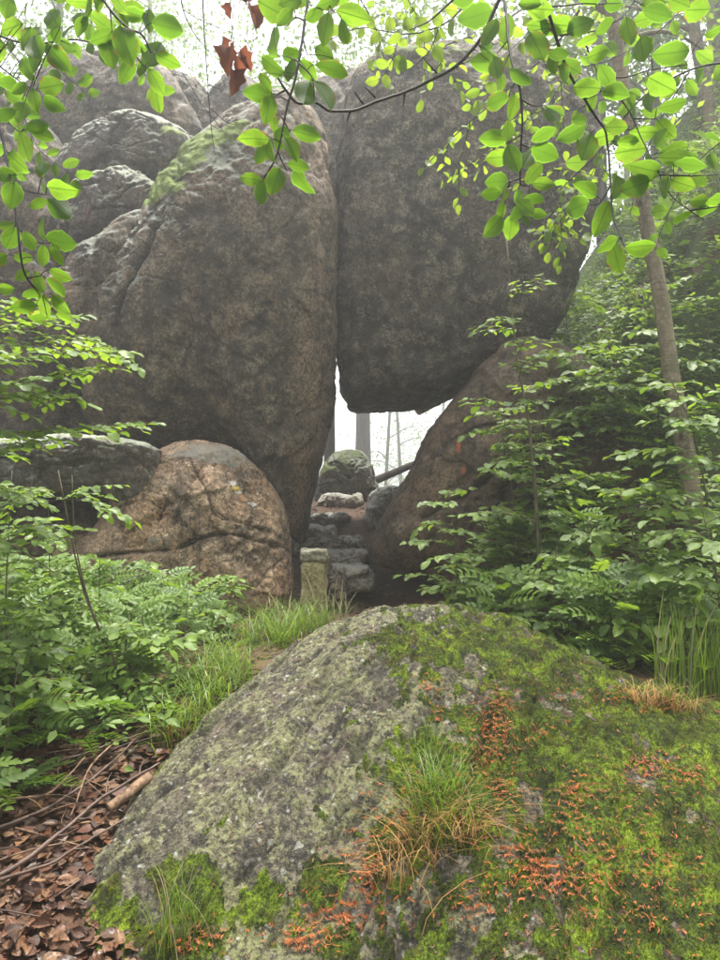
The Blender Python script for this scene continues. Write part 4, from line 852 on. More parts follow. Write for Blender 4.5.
overhead('beech spray hanging straight down before the right half of the grey block', 1.55,
  [[(503, -14), (507, 20), (508, 40), (513, 65), (520, 90), (522, 120), (521, 150), (520, 185)], [(508, 40), (497, 53)], [(510, 52), (505, 65)], [(515, 82), (510, 92)], [(522, 100), (532, 105), (540, 106)], [(521, 135), (510, 143)], [(521, 145), (531, 148)], [(520, 178), (511, 181)], [(520, 185), (529, 186)]],
  [(521, 78, 30, -40), (495, 102, 30, 200), (512, 109, 30, -100), (491, 139, 32, 175), (497, 158, 28, 190), (508, 129, 24, 90), (513, 160, 32, -70), (545, 133, 32, 30), (547, 153, 32, -20), (528, 158, 24, 60), (535, 172, 30, 50), (545, 184, 28, -5),
   (495, 182, 28, 185), (503, 195, 22, -100), (501, 212, 22, -100), (535, 199, 24, 0), (527, 209, 24, -40), (492, 228, 30, 230), (511, 229, 28, -95), (520, 200, 22, -80), (490, 194, 22, 190), (515, 215, 20, 230), (539, 214, 22, -10), (525, 220, 20, -60), (553, 118, 24, -60)], 5)
overhead('broad leafy beech branch spreading across the upper right corner', 1.5,
  [[(540, -14), (557, 40), (570, 75), (585, 100), (598, 120), (606, 133), (609, 160), (611, 185), (613, 215), (622, 240), (625, 248)], [(557, 62), (568, 85)], [(586, 46), (597, 70)], [(586, 99), (600, 93)], [(604, 127), (630, 130), (636, 122)],
   [(612, 86), (622, 100), (633, 118), (643, 142), (655, 165), (664, 185), (676, 200), (690, 210), (704, 220)], [(608, 78), (630, 76), (650, 70), (685, 65)], [(560, 36), (589, 32), (610, 25), (626, 13), (640, -8)], [(660, 175), (690, 176), (724, 174)], [(633, 118), (655, 119)], [(611, 185), (600, 203), (590, 206)], [(690, 210), (724, 206)], [(540, 8), (580, 4), (620, 3)]],
  [(538, 27, 28, 180), (538, 47, 34, -60), (542, 50, 26, -70), (542, 9, 32, 0), (555, 27, 32, -20), (553, 64, 28, -90), (559, 26, 30, 180), (582, 25, 32, 20), (585, 42, 28, 200), (607, 26, 28, 30), (629, 33, 34, -80), (643, 20, 28, 200), (660, 14, 36, -10),
   (651, 3, 30, 180), (681, 3, 28, -20), (615, 5, 22, 0), (643, 52, 30, -80), (674, 53, 46, 5), (600, 53, 28, 20), (605, 74, 30, 120), (584, 87, 34, 175), (592, 104, 22, -110), (618, 94, 32, -10), (664, 86, 36, -30), (649, 105, 24, -90),
   (674, 105, 34, 10), (630, 104, 22, -60), (578, 120, 18, 180), (614, 127, 28, 180), (647, 133, 36, -5), (667, 132, 30, -50), (603, 137, 26, 200), (568, 66, 30, 150), (564, 75, 26, -90), (571, 134, 34, 210), (630, 142, 26, 0), (557, 54, 26, 180),
   (585, 150, 34, -110), (633, 150, 38, 10), (643, 169, 34, 170), (635, 187, 32, 200), (677, 150, 36, 10), (678, 158, 40, 0), (692, 166, 38, -10), (583, 189, 30, 150), (574, 208, 32, 200), (602, 220, 42, -110), (614, 189, 30, -100), (685, 185, 30, -20),
   (666, 189, 28, -100), (605, 246, 30, 210), (617, 260, 36, -75), (643, 246, 36, 5), (681, 219, 24, 210), (701, 201, 24, 0), (710, 210, 28, 0), (717, 200, 20, 0), (661, 137, 22, 60), (700, 10, 30, 0), (716, 30, 26, 20), (590, -4, 30, 200), (528, 4, 28, 180)], 6)
def auto(twigs, ln, step, seed):
    rs = np.random.RandomState(seed); out = []
    for tw in twigs:
        p = spline([(x, y, 0) for x, y in tw], 40); cum = np.concatenate([[0], np.cumsum(np.linalg.norm(np.diff(p, axis=0), axis=1))]); s_ = 1
        for q in np.arange(step * .5, cum[-1], step):
            i = min(38, int(np.searchsorted(cum, q))); t = p[i + 1] - p[i]; a = math.degrees(math.atan2(-t[1], t[0])) + s_ * rs.uniform(35, 75); s_ = -s_
            L = ln * rs.uniform(.65, 1.2); out.append((p[i][0] + math.cos(R(a)) * L * .6, p[i][1] - math.sin(R(a)) * L * .6, L, a))
    return out
tw = [[(-20, 30), (30, 44), (80, 40), (130, 60), (165, 100)], [(40, 46), (60, 70), (88, 96)], [(-20, 60), (20, 110), (40, 150), (80, 180)], [(60, -10), (90, 20), (110, 50)]]
overhead('finer beech branch behind the others at the upper left', 2.3, tw, auto(tw, 18, 8, 4), 12, wide=.003)
tw = [[(740, 60), (690, 70), (640, 100), (600, 150), (560, 190)], [(690, 70), (660, 120), (640, 170), (630, 215)], [(740, 130), (700, 160), (670, 210), (655, 250)], [(640, 100), (600, 100), (560, 120), (525, 150)], [(700, -10), (660, 30), (610, 60), (560, 70)]]
overhead('finer beech branch behind the broad one at the upper right', 2.4, tw, auto(tw, 20, 14, 5), 13, wide=.003)
tw = [[(480, -14), (450, 20), (410, 34), (360, 28), (330, 40)], [(440, 22), (430, 50), (410, 70)], [(540, -14), (530, 30), (500, 60), (470, 110)], [(400, 34), (392, 60), (380, 80)]]
overhead('finer beech branch over the top edge of the grey block', 2.6, tw, auto(tw, 17, 9, 6), 14, wide=.0028, meshes=YELB)
# distant-looking small-leaved branch in front of the block
def spray_leaves(paths, step, L, rs, flat=.75, jit=.25, droop=.25, end=True, tiltc=.35):
    """alternate leaves along paths; returns matrices (base, dir, normal, size)"""
    out = []
    for sp in paths:
        sp = np.asarray(sp, float); seg = np.linalg.norm(np.diff(sp, axis=0), axis=1); cum = np.concatenate([[0], np.cumsum(seg)])
        n = max(2, int(cum[-1] / step)); side = 1
        for k in range(n + 1):
            s = cum[-1] * (k + .3) / (n + .3); s = min(s, cum[-1] * .999); i = min(len(seg) - 1, int(np.searchsorted(cum, s)) - 1); i = max(i, 0)
            b = sp[i] + (sp[i + 1] - sp[i]) * ((s - cum[i]) / (seg[i] + 1e-9)); t = (sp[i + 1] - sp[i]) / (seg[i] + 1e-9)
            sd = np.cross(t, [0, 0, 1]); sd /= np.linalg.norm(sd) + 1e-9
            a = rs.uniform(.6, 1.15) if k < n or not end else 0
            dr = t * math.cos(a) + side * sd * math.sin(a) + np.array([0, 0, -droop * rs.uniform(.3, 1.3)])
            nr = np.array([rs.normal() * jit, rs.normal() * jit - tiltc, 1.0]); side = -side
            out.append((b + side * 0, dr, nr, L * rs.uniform(.7, 1.2)))
    return out
def grow_side(sp, rs, n, length, up=.05, spread=1.1, lo=.2):
    out = []; sp = np.asarray(sp)
    for k in range(n):
        i = int((lo + (1 - lo) * (k + .5) / n) * (len(sp) - 2)); b = sp[i]; t = sp[i + 1] - sp[i]; t /= np.linalg.norm(t) + 1e-9
        h = np.array([rs.normal(), rs.normal(), 0]); h -= t * (h @ t); h /= np.linalg.norm(h) + 1e-9
        if abs(t[2]) < .6: h = np.cross(t, [0, 0, 1]) * (1 if k % 2 else -1)
        dr = h * math.sin(spread) + t * math.cos(spread); dr[2] += up; L = length * rs.uniform(.6, 1.15) * (1 - .45 * k / n)
        m = b + dr * L * .5 + np.array([0, 0, .03 * L]); e = b + dr * L + np.array([0, 0, -.08 * L]) + rs.normal(size=3) * L * .06
        out.append(spline([b, m, e], 7))
    return out
def plant(name, label, cat, group, stems, r, branches, leaves, meshes, matstem, maxobj=300, tiny=None, leafname='leaf'):
    b0 = stems[0][0]; t = thing(name, label, cat, tuple(b0), group)
    for k, s in enumerate(stems):
        mb = MB(); mb.add(*tube(s, [r * (1 if k == 0 else .75), r * .35], 6)); mb.obj('stem', matstem, t)
    if branches:
        for b in branches:
            mb = MB(); mb.add(*tube(b, [r * .45, r * .12], 4, False)); mb.obj('twig', matstem, t)
    cp = np.array([0, 0, CAMZ]); leaves = sorted(leaves, key=lambda l: -l[3] / np.linalg.norm(np.array(l[0]) - cp))
    big, small = leaves[:maxobj], leaves[maxobj:]
    for b, dr, nr, L in big: put(meshes[random.randrange(len(meshes))], frame(b, dr, nr, L), t, leafname)
    if small or tiny:
        mb = MB(); rs = np.random.RandomState(4); join_leaves([frame(*l) for l in small], SIMPLE, mb, rs); o = mb.obj('foliage', meshes[0].materials[0], t); o['kind'] = 'stuff'
    return t
rs = np.random.RandomState(21)
paths = []
def wp(pts, d, jit=0): return spline([P(x, y, d + (dz if False else 0)) for (x, y), dz in zip(pts, [0] * len(pts))], 10)
mainp = [wp([(596, -20), (560, 40), (505, 92), (455, 135), (424, 168)], 3.4), wp([(600, 10), (556, 92), (505, 142), (462, 168), (446, 182)], 3.5), wp([(590, 120), (565, 190), (548, 228), (536, 240)], 3.4), wp([(400, -14), (424, 28), (440, 55), (452, 78), (470, 106)], 3.2), wp([(620, 120), (588, 180), (560, 215), (550, 232)], 3.3)]
side = []
for m_ in mainp: side += grow_side(m_, rs, 7, .34)
lv = spray_leaves([m_ for m_ in mainp] + side, .040, .050, rs, droop=.35, jit=.45)
plant('beech_branch', 'pale small leaved beech branch reaching across the face of the grey block', 'branch', 'beech branches hanging into the top of the view', mainp[:1], .006, mainp[1:] + side, lv, YELB, M_twig, 300)
m2 = [wp([(352, -14), (372, 20), (382, 50), (392, 92)], 3.6), wp([(430, -12), (404, 12), (388, 30), (372, 60)], 3.6)]; side = []
for m_ in m2: side += grow_side(m_, rs, 5, .22)
plant('beech_branch', 'small pale beech sprig over the top edge of the grey block', 'branch', 'beech branches hanging into the top of the view', m2[:1], .004, m2[1:] + side, spray_leaves(m2 + side, .045, .050, rs, droop=.4, jit=.5), YELB, M_twig, 300)
# dangling bare twigs and the dead leaves
t = thing('bare_twig', 'thin bare twig dangling beside the withered red leaves', 'twig', tuple(P(204, -8, 2.0)))
for k, tw in enumerate([[(203, -10), (204, 30), (207, 70), (209, 105), (212, 135), (215, 154)], [(209, 85), (222, 90)], [(210, 108), (226, 122), (238, 126)], [(211, 125), (219, 130)], [(180, -10), (184, 12), (196, 36), (212, 56), (226, 88)], [(184, 10), (200, 20), (236, 34), (262, 38)], [(182, 72), (198, 98), (216, 122), (228, 136)], [(244, 38), (254, 56), (252, 72)]]):
    sp = spline([P(x, y, 2.0 + .03 * k) for x, y in tw], 14); sp = sp + .003 * np.stack([fbm(sp, 14, 2, off=k + q) for q in (1, 5, 9)], -1)
    mb = MB(); mb.add(*tube(sp, [.0022 if k in (0, 4) else .0014, .0007], 5)); mb.obj('twig', M_twig, t)
t = thing('withered_leaves', 'cluster of withered red brown leaves hanging near the top', 'dead leaves', tuple(P(236, -6, 1.9)))
mb = MB(); mb.add(*tube(spline([P(236, -10, 1.9), P(233, 15, 1.9), P(231, 48, 1.9)], 9), .0010, 4)); mb.add(*tube(spline([P(236, -10, 1.9), P(246, 0, 1.9), P(248, 12, 1.9)], 7), .0010, 4)); mb.obj('twig', M_twig, t)
for x, y, l, a in [(231, 2, 16, -100), (249, 8, 26, -80), (223, 36, 18, -95), (230, 47, 24, -100), (236, 56, 26, -80), (240, 50, 22, -60), (235, 70, 22, -95), (242, 0, 16, 20)]:
    b = P(x, y, 1.9); e = P(x + math.cos(R(a)) * l, y - math.sin(R(a)) * l, 1.9 + rs.uniform(-.02, .02)); put(DEAD[rs.randint(2)], frame(b, e - b, (rs.normal() * .5, -1, rs.normal() * .4), (e - b).length, 1.3), t)

# ------------------------------------------------------------------ saplings
def rowan(label, x, y, h, nl, L, rs, lean=(0, 0), group=None, name='rowan_sapling', cat='sapling', top=None, meshes=None, zb=None):
    z = (H1(x, y) if zb is None else zb) - .03; b = np.array([x, y, z]); e = b + np.array([lean[0], lean[1], h]) if top is None else np.array(top)
    mid = (b + e) / 2 + np.array([rs.normal() * .04, rs.normal() * .04, 0]) * h; sp = spline([b, mid, e], 10); lv = []
    ph = rs.uniform(0, 6.28)
    for k in range(nl):
        f = .30 + .70 * (k + .5) / nl; q = sp[min(9, int(f * 9))]; ph += 2.4; a = ph + rs.normal() * .3
        el = .15 + .55 * f * rs.uniform(.5, 1.2); dr = np.array([math.cos(a), math.sin(a), el])
        lv.append((q, dr, (rs.normal() * .25, rs.normal() * .25 - .55, 1), L * rs.uniform(.7, 1.15)))
    return plant(name, label, cat, group, [sp], .004 + .0035 * h, None, lv, meshes or ROWAN, M_stem)
def beechling(label, x, y, top, nb, blen, L, rs, group=None, step=.035, maxobj=300, zb=None, mid=None, meshes=None, r=.006, name='beech_sapling', cat='sapling', lo=.35, droop=.15):
    b = np.array([x, y, (H1(x, y) if zb is None else zb) - .03]); sp = spline([b] + ([] if mid is None else list(mid)) + [np.array(top)], 16)
    side = grow_side(sp, rs, nb, blen, .0, 1.35, lo); sub = []
    for s_ in side: sub += grow_side(s_, rs, 3, blen * .4, 0, .8, .15)
    lv = spray_leaves(side + sub, step, L, rs, droop=droop, jit=.22)
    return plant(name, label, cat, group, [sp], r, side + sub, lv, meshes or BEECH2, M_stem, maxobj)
rs = np.random.RandomState(8)
GR = 'rowan and beech saplings of the right hand thicket'; GL = 'saplings and undergrowth on the left bank'
# right: the tall thin stem and its sprays
q = lambda x, y, d: tuple(P(x, y, d))
beechling('tall thin pale beech sapling rising in front of the overhanging block', q(541, 600, 5.3)[0], 5.3, q(506, 235, 5.3), 17, .62, .078, rs, GR, mid=[q(536, 500, 5.3), q(528, 420, 5.3), q(516, 350, 5.3)], r=.015, lo=.10, step=.05)
beechling('beech sapling standing alone at the left end of the thicket by the sloping rock', q(455, 606, 5.6)[0], 5.6, q(446, 478, 5.6), 9, .46, .078, rs, GR, mid=[q(456, 550, 5.6)], r=.006, lo=.2, step=.05)
beechling('broad leaved sapling spreading flat leaves left of the leaning trunk', q(646, 570, 4.7)[0], 4.7, q(620, 492, 4.7), 10, .55, .10, rs, GR, r=.007, lo=.4, step=.06, mid=[q(632, 530, 4.7)])
beechling('glossy beech sapling arching over the leaning trunk from the right', q(725, 540, 4.6)[0], 4.6, q(668, 372, 4.6), 12, .65, .10, rs, GR, r=.008, lo=.25, step=.06, mid=[q(700, 460, 4.6)])
beechling('bushy beech sapling low in front of the cracked sloping boulder', q(560, 560, 5.9)[0], 5.9, q(535, 385, 5.9), 14, .5, .08, rs, GR, r=.008, lo=.3, step=.05, mid=[q(548, 480, 5.9)])
beechling('leafy sapling on the bank below the mossy ledge', q(640, 420, 6.8)[0], 6.8, q(622, 318, 6.8), 10, .6, .075, rs, GR, r=.008, lo=.2, step=.06)
beechling('sapling on the upper slope with leaves before the misty skyline', q(575, 330, 8.0)[0], 8.0, q(560, 270, 8.0), 9, .7, .075, rs, GR, r=.008, lo=.1, step=.06)
beechling('sapling at the right edge below the dark ledge', q(712, 400, 6.0)[0], 6.0, q(706, 285, 6.0), 9, .6, .08, rs, GR, r=.008, lo=.2, step=.06)
spots = [(480, 600, 5.2, .50), (505, 640, 4.9, .55), (540, 655, 4.7, .55), (575, 660, 4.5, .60), (612, 668, 4.3, .55), (655, 640, 4.4, .4), (705, 640, 4.2, .4), (520, 590, 5.6, .65), (560, 610, 5.3, .7), (600, 600, 5.2, .7), (640, 600, 5.0, .5), (680, 600, 4.9, .35), (735, 600, 4.8, .6),
         (590, 520, 6.2, .8), (630, 470, 6.6, .8), (665, 430, 7.0, .8), (700, 480, 6.2, .8), (600, 410, 7.4, .7), (560, 400, 7.6, .6), (640, 380, 7.6, .7), (690, 380, 7.5, .8), (720, 430, 6.6, .9), (555, 470, 6.6, .8), (500, 560, 5.9, .6), (655, 540, 5.8, .7), (730, 540, 5.2, .8), (610, 350, 8.6, .6), (650, 335, 8.8, .6), (540, 520, 6.1, .6),
         (470, 585, 5.7, .4), (590, 570, 5.7, .6), (575, 330, 9, .6), (620, 300, 9.4, .7), (665, 268, 9.6, .6), (700, 250, 9.8, .6), (540, 375, 8.2, .5)]
ORD = ['leftmost', 'second', 'third', 'fourth', 'fifth', 'sixth', 'seventh', 'eighth', 'ninth', 'tenth', 'eleventh', 'twelfth', 'thirteenth', 'fourteenth', 'fifteenth', 'sixteenth', 'seventeenth', 'eighteenth', 'nineteenth', 'twentieth']
def ordinal(i, n): return 'leftmost' if i == 0 else 'rightmost' if i == n - 1 else ORD[i] + ' from the left'
rows = [sorted([s_ for s_ in spots if s_[2] < 5]), sorted([s_ for s_ in spots if 5 <= s_[2] < 7]), sorted([s_ for s_ in spots if s_[2] >= 7])]
for k, row in enumerate(rows):
    for i, (px, py, d, h) in enumerate(row):
        x = P(px, 0, d).x
        lab = [f'knee high rowan sapling, {ordinal(i, len(row))} in the front row behind the mossy boulder', f'rowan sapling, {ordinal(i, len(row))} in the middle of the right thicket', f'spreading rowan, {ordinal(i, len(row))} high on the right slope under the skyline'][k]
        if i % 3 == 1:
            hh = h * 1.25; beechling(lab.replace('rowan', 'beech').replace('knee high', 'knee high').replace('spreading', 'spreading'), x, d, (x + rs.normal() * .1, d + rs.normal() * .1, H1(x, d) + hh), 9, .42, .085, rs, 'beech saplings among the rowans', r=.005, lo=.15, step=.05, maxobj=140, droop=.2); continue
        rowan(lab, x, d, h * rs.uniform(.85, 1.15), int(18 + h * 18), .25 + .06 * rs.uniform(), rs, (rs.normal() * .08, rs.normal() * .06), ['front rowans of the right thicket', 'middle rowans of the right thicket', 'rowans high on the right slope'][k])
for (lab, bx_, by_, d_, tx_, ty_, nb_, bl_, L_) in [('airy broad leaved sapling before the right half of the sloping boulder', 520, 590, 5.6, 500, 372, 12, .5, .09), ('tall leafy sapling just left of the leaning trunk', 640, 560, 5.9, 606, 330, 14, .6, .095),
        ('sapling whose leaves cross the upper part of the leaning trunk', 690, 470, 6.0, 640, 285, 12, .6, .09), ('broad leaved sapling at the right margin above the tall grass', 730, 640, 4.1, 700, 500, 10, .5, .10), ('sapling spreading under the right end of the grey block', 575, 440, 7.4, 560, 300, 12, .6, .09), ('bushy sapling covering the rounded top of the sloping boulder', 585, 520, 6.3, 572, 335, 16, .55, .095), ('sapling with layered leaves between sloping boulder and leaning trunk', 615, 520, 6.1, 612, 360, 14, .55, .095), ('low broad leaved sapling at the foot of the right thicket', 600, 640, 4.9, 590, 520, 12, .45, .095), ('sapling arching left over the face of the sloping boulder', 545, 560, 5.9, 528, 420, 14, .5, .085)]:
    beechling(lab, P(bx_, 0, d_).x, d_, q(tx_, ty_, d_), nb_, bl_, L_, rs, GR, r=.007, lo=.25, step=.055, droop=.2)
# left bank
for (lab, bx_, by_, d_, tx_, ty_, nb_, bl_, L_) in [('airy beech sapling at the left margin below the flat slab', 10, 690, 3.8, 12, 470, 12, .40, .07), ('thin beech sapling before the shaded rock at the left', 60, 660, 4.2, 48, 500, 9, .36, .07)]:
    beechling(lab, P(bx_, 0, d_).x, d_, q(tx_, ty_, d_), nb_, bl_, L_, rs, GL, r=.006, lo=.25, step=.045, droop=.2)
beechling('beech sapling whose layered sprays reach in from the left edge', q(-70, 700, 3.0)[0], 3.0, q(-70, 300, 3.0), 2, .3, .06, rs, GL, r=.010, step=.05)
def layered(label, seed, brs, L=.062, step=.033, d=3.1, meshes=BEECH2, group=GL):
    rs = np.random.RandomState(seed); main = []; side = []
    for pts in brs:
        pp = spline([P(x, y, d + dz) for x, y, dz in pts], 12); main.append(pp); side += grow_side(pp, rs, 9, .28, 0, .8, .10)
    lv = spray_leaves(main + side, step, L, rs, droop=.12, jit=.20)
    return plant('beech_branch', label, 'branch', group, main[:1], .006, main[1:] + side, lv, meshes, M_stem, 300)
layered('flat layered beech spray level with the reddish boulder at the left edge', 5, [[(-60, 345, 0), (-10, 330, 0), (40, 322, .1), (78, 318, .2)], [(-60, 330, .2), (0, 312, .2), (50, 300, .3)], [(-60, 372, -.2), (0, 362, -.1), (70, 352, 0), (128, 352, .1)], [(-60, 350, .3), (20, 345, .3), (90, 340, .4), (138, 372, .5)]])
layered('flat layered beech spray over the lichened slab at the left edge', 6, [[(-60, 410, 0), (-10, 400, 0), (45, 395, .1), (62, 400, .2)], [(-60, 435, 0), (30, 432, .1), (95, 428, .2), (155, 424, .3)], [(-60, 390, -.2), (10, 385, -.1), (70, 372, 0), (110, 368, .2)], [(-60, 455, .2), (0, 450, .2), (48, 440, .2)]])
layered('low spray of fresh beech leaves before the dark undercut slab', 7, [[(62, 500, .3), (80, 494, .3), (100, 505, .3), (121, 516, .3)], [(62, 500, .3), (40, 492, .3), (20, 500, .3), (-10, 520, .3)], [(0, 540, 0), (30, 530, 0), (50, 536, 0)], [(-40, 480, .1), (0, 488, .1), (30, 500, .1)]], L=.055, d=3.4)
def stems_only(label, stems, r, d, leaves, seed):
    rs = np.random.RandomState(seed); S = [spline([P(x, y, d) for x, y in s], 14) for s in stems]; lv = []
    for (x, y, dd, az, L) in leaves:
        lv.append((P(x, y, dd), (math.cos(R(az)), math.sin(R(az)) * .8, rs.uniform(-.1, .3)), (rs.normal() * .2, rs.normal() * .2 - .2, 1), L))
    return plant('rowan_sapling', label, 'sapling', GL, S, r, None, lv, ROWAN, M_stem)
stems_only('leaning forked sapling stem on the left bank', [[(134, 715), (118, 670), (100, 630), (86, 598), (76, 560), (68, 520), (58, 470)], [(110, 660), (96, 622), (84, 585), (76, 545), (73, 510), (72, 475)], [(-30, 520), (0, 538), (30, 556), (68, 582)]], .008, 3.8,
           [(84, 590, 3.8, 200, .22), (90, 600, 3.8, 20, .22), (80, 580, 3.8, 160, .2), (76, 560, 3.8, 10, .18), (100, 630, 3.8, -20, .24), (112, 660, 3.8, 30, .22), (40, 560, 3.8, 220, .2), (20, 550, 3.8, 240, .22), (60, 578, 3.8, 250, .2)], 3)
lspots = [(-10, 700, 3.6, .5), (25, 690, 3.7, .5), (60, 700, 3.6, .45), (95, 690, 3.7, .5), (130, 680, 3.9, .5), (190, 650, 4.4, .45), (20, 650, 4.3, .6), (60, 645, 4.4, .6), (105, 650, 4.3, .6), (145, 645, 4.5, .5), (175, 632, 4.8, .5), (205, 625, 5.1, .4), (5, 610, 4.9, .6), (45, 610, 5.0, .5),
          (85, 615, 5.0, .5), (120, 615, 5.1, .5), (155, 610, 5.3, .4), (-20, 640, 4.2, .8), (10, 745, 3.1, .4), (-10, 790, 2.8, .4), (50, 730, 3.3, .3), (215, 612, 5.4, .3), (-30, 600, 4.4, 1.0), (0, 560, 5.2, .5), (165, 690, 3.9, .35)]
for k, row in enumerate([sorted([s_ for s_ in lspots if s_[2] < 4]), sorted([s_ for s_ in lspots if s_[2] >= 4])]):
    for i, (px, py, d, h) in enumerate(row):
        x = P(px, 0, d).x
        if i % 3 == 2:
            beechling([f'low beech sapling, {ordinal(i, len(row))} in the front row above the red litter', f'low beech sapling, {ordinal(i, len(row))} in the rear row below the tan rock'][k], x, d, (x + rs.normal() * .1, d + rs.normal() * .1, H1(x, d) + h * 1.2), 8, .36, .075, rs, 'beech saplings among the rowans', r=.005, lo=.15, step=.045, maxobj=140, droop=.2); continue
        rowan([f'low rowan, {ordinal(i, len(row))} in the front row above the red litter', f'low rowan, {ordinal(i, len(row))} in the rear row below the tan rock'][k], x, d, h * rs.uniform(.8, 1.1), int(12 + h * 15), .19 + .06 * rs.uniform(), rs, (rs.normal() * .07, rs.normal() * .06), ['front rowans of the left bank', 'rear rowans of the left bank'][k])
for i, (px, d, lab) in enumerate([(95, 4.9, 'green fern clump beside the leaning sapling stem on the left bank'), (30, 4.6, 'fern clump half hidden behind the left bank saplings'), (690, 4.1, 'dark green fern clump at the right edge behind the mossy boulder'), (450, 5.3, 'low fern clump at the foot of the sloping boulder'), (575, 4.35, 'fern clump behind the crest of the mossy boulder'), (20, 3.0, 'small fern clump growing out of the leaf litter at the left edge'), (85, 3.35, 'small fern clump above the dark fallen branches'), (140, 3.6, 'small fern clump between leaf litter and long grass')]):
    x = P(px, 0, d).x; b = np.array([x, d, H1(x, d)]); lv = []
    for k in range(11):
        a = k * .58 + rs.normal() * .15; lv.append((b, (math.cos(a), math.sin(a), .7 + rs.normal() * .15), (-math.cos(a) * .6, -math.sin(a) * .6, 1), (.42 if i < 3 else .3) * rs.uniform(.75, 1.1)))
    plant('fern', lab, 'fern', None, [spline([b - [0, 0, .04], b + [0, 0, .04]], 4)], .01, None, lv, FERN, M_stem, leafname='frond')

def undergrowth(label, n, xr, yr, h, seed, size, mat, ok):
    rs = np.random.RandomState(seed); x = rs.uniform(*xr, n); y = rs.uniform(*yr, n); k = ok(x, y); x, y = x[k], y[k]; z = Hq(x, y)
    c = np.stack([x, y, z], -1); hh = h * (0.35 + .9 * sstep(fbm(np.stack([x, y, 0 * x], -1), .9, 3, off=seed), -.25, .35)); rep = 34
    pp = np.repeat(c, rep, 0); m_ = len(pp); lay = rs.uniform(.15, 1, m_) ** .7
    pp = pp + np.stack([rs.normal(size=m_) * .13, rs.normal(size=m_) * .13, lay * np.repeat(hh, rep)], -1)
    nn = np.stack([rs.normal(size=m_) * .35, rs.normal(size=m_) * .35 - .4, np.ones(m_)], -1); nn /= np.linalg.norm(nn, axis=1)[:, None]
    t, b = frames(nn, rs); s_ = (rs.uniform(.6, 1.3, m_) * size)[:, None]
    VV = np.stack([pp, pp + t * s_ * .35 - b * s_ * .27 + nn * s_ * .06, pp + t * s_ * .75 - b * s_ * .18, pp + t * s_ - nn * s_ * .1, pp + t * s_ * .75 + b * s_ * .18, pp + t * s_ * .35 + b * s_ * .27 + nn * s_ * .06], 1)
    uv = np.tile([(.5, 0), (.1, .35), (.2, .75), (.5, 1), (.8, .75), (.9, .35)], (m_, 1)); i0 = np.arange(m_)[:, None] * 6
    o = link('undergrowth', make_mesh('undergrowth', VV.reshape(-1, 3) - c[0], [np.concatenate([i0 + np.array([[0, 1, 2, 3]]), i0 + np.array([[0, 3, 4, 5]])])], mat, True, uv, {'rnd': np.repeat(rs.uniform(0, 1, m_), 6)}), None, c[0])
    tag(o, label, 'undergrowth', kind='stuff')
undergrowth('dense low leafy undergrowth covering the right slope', 1500, (1.0, 6.5), (4.3, 10.5), .42, 5, .058, M_lbeech2, lambda x, y: (x > 1.15 + .35 * sstep(y, 5.2, 6.5)) & (x < .8 * y))
undergrowth('low leafy undergrowth among the saplings of the left bank', 260, (-3.8, -.9), (3.3, 6.0), .30, 6, .055, M_lbeech2, lambda x, y: x < -.95 - .12 * (y - 3.3))
# ------------------------------------------------------------------ grass
M_grass = mat_leaf('grass_blade', (.11, .22, .02), (.26, .46, .03), .4, .45, .4, vein=False, spec=.5)
M_straw = mat_leaf('straw_blade', (.34, .235, .085), (.42, .27, .09), .3, .5, .6, vein=False)
M_seed = mat_leaf('grass_seed_head', (.30, .30, .16), (.35, .35, .2), .3, .3, .7, vein=False)
def grass(name, label, parts, group=None, cat='grass tuft', fn=None):
    """parts: (part name, mat, list of bases, h, bend, count, width)"""
    t = thing(name, label, cat, tuple(parts[0][2][0]), group)
    for pn, mat, bases, h, bend, cnt, wd, seed in parts:
        rs = np.random.RandomState(seed); bases = np.asarray(bases, float); b = bases[rs.randint(0, len(bases), cnt)] + rs.normal(size=(cnt, 3)) * np.array([.055, .055, .0]) * (1 if h > .3 else .5); b[:, 2] = (np.maximum(Hq(b[:, 0], b[:, 1]), fz(b[:, 0], b[:, 1])) if b[0, 1] < 4.3 else Hq(b[:, 0], b[:, 1])) - .012
        a = rs.uniform(0, 6.283, cnt); dr = np.stack([np.cos(a), np.sin(a), 0 * a], -1); hh = h * rs.uniform(.45, 1.1, cnt); bd = bend * rs.uniform(.3, 1.2, cnt) * hh
        sd = np.stack([-np.sin(a), np.cos(a), 0 * a], -1); K = 6; VV = np.zeros((cnt, K * 2, 3))
        for i in range(K):
            s = i / (K - 1); c = b + dr * (bd * s ** 1.8)[:, None] + np.array([0, 0, 1]) * (hh * (s - (bend * .45) * s ** 2.4))[:, None]; w_ = wd * (1 - s) ** .6 + .0003
            VV[:, i * 2] = c + sd * w_; VV[:, i * 2 + 1] = c - sd * w_
        f = np.array([(2 * i, 2 * i + 1, 2 * i + 3, 2 * i + 2) for i in range(K - 1)]); Q = (np.arange(cnt)[:, None, None] * K * 2 + f[None]).reshape(-1, 4)
        o = link(pn, make_mesh(pn, VV.reshape(-1, 3) - np.array(t.location), [Q], mat, True, attrs={'rnd': np.repeat(rs.uniform(0, 1, cnt), K * 2)}), t); o['kind'] = 'stuff'
    return t
def gb(pxs, d): return [(P(x, 0, dd).x, dd, H1(P(x, 0, dd).x, dd)) for x, dd in pxs]
grass('grass_tuft', 'long grass clump spilling down the left side of the mossy boulder', [('blades', M_grass, gb([(205, 3.7), (225, 3.8), (190, 3.5), (240, 4.0), (215, 4.1), (175, 3.4), (230, 4.3), (200, 3.9)], 0), .42, 1.15, 620, .0024, 1), ('dry_blades', M_straw, gb([(195, 3.6), (180, 3.4), (215, 3.9)], 0), .3, .9, 70, .002, 2)])
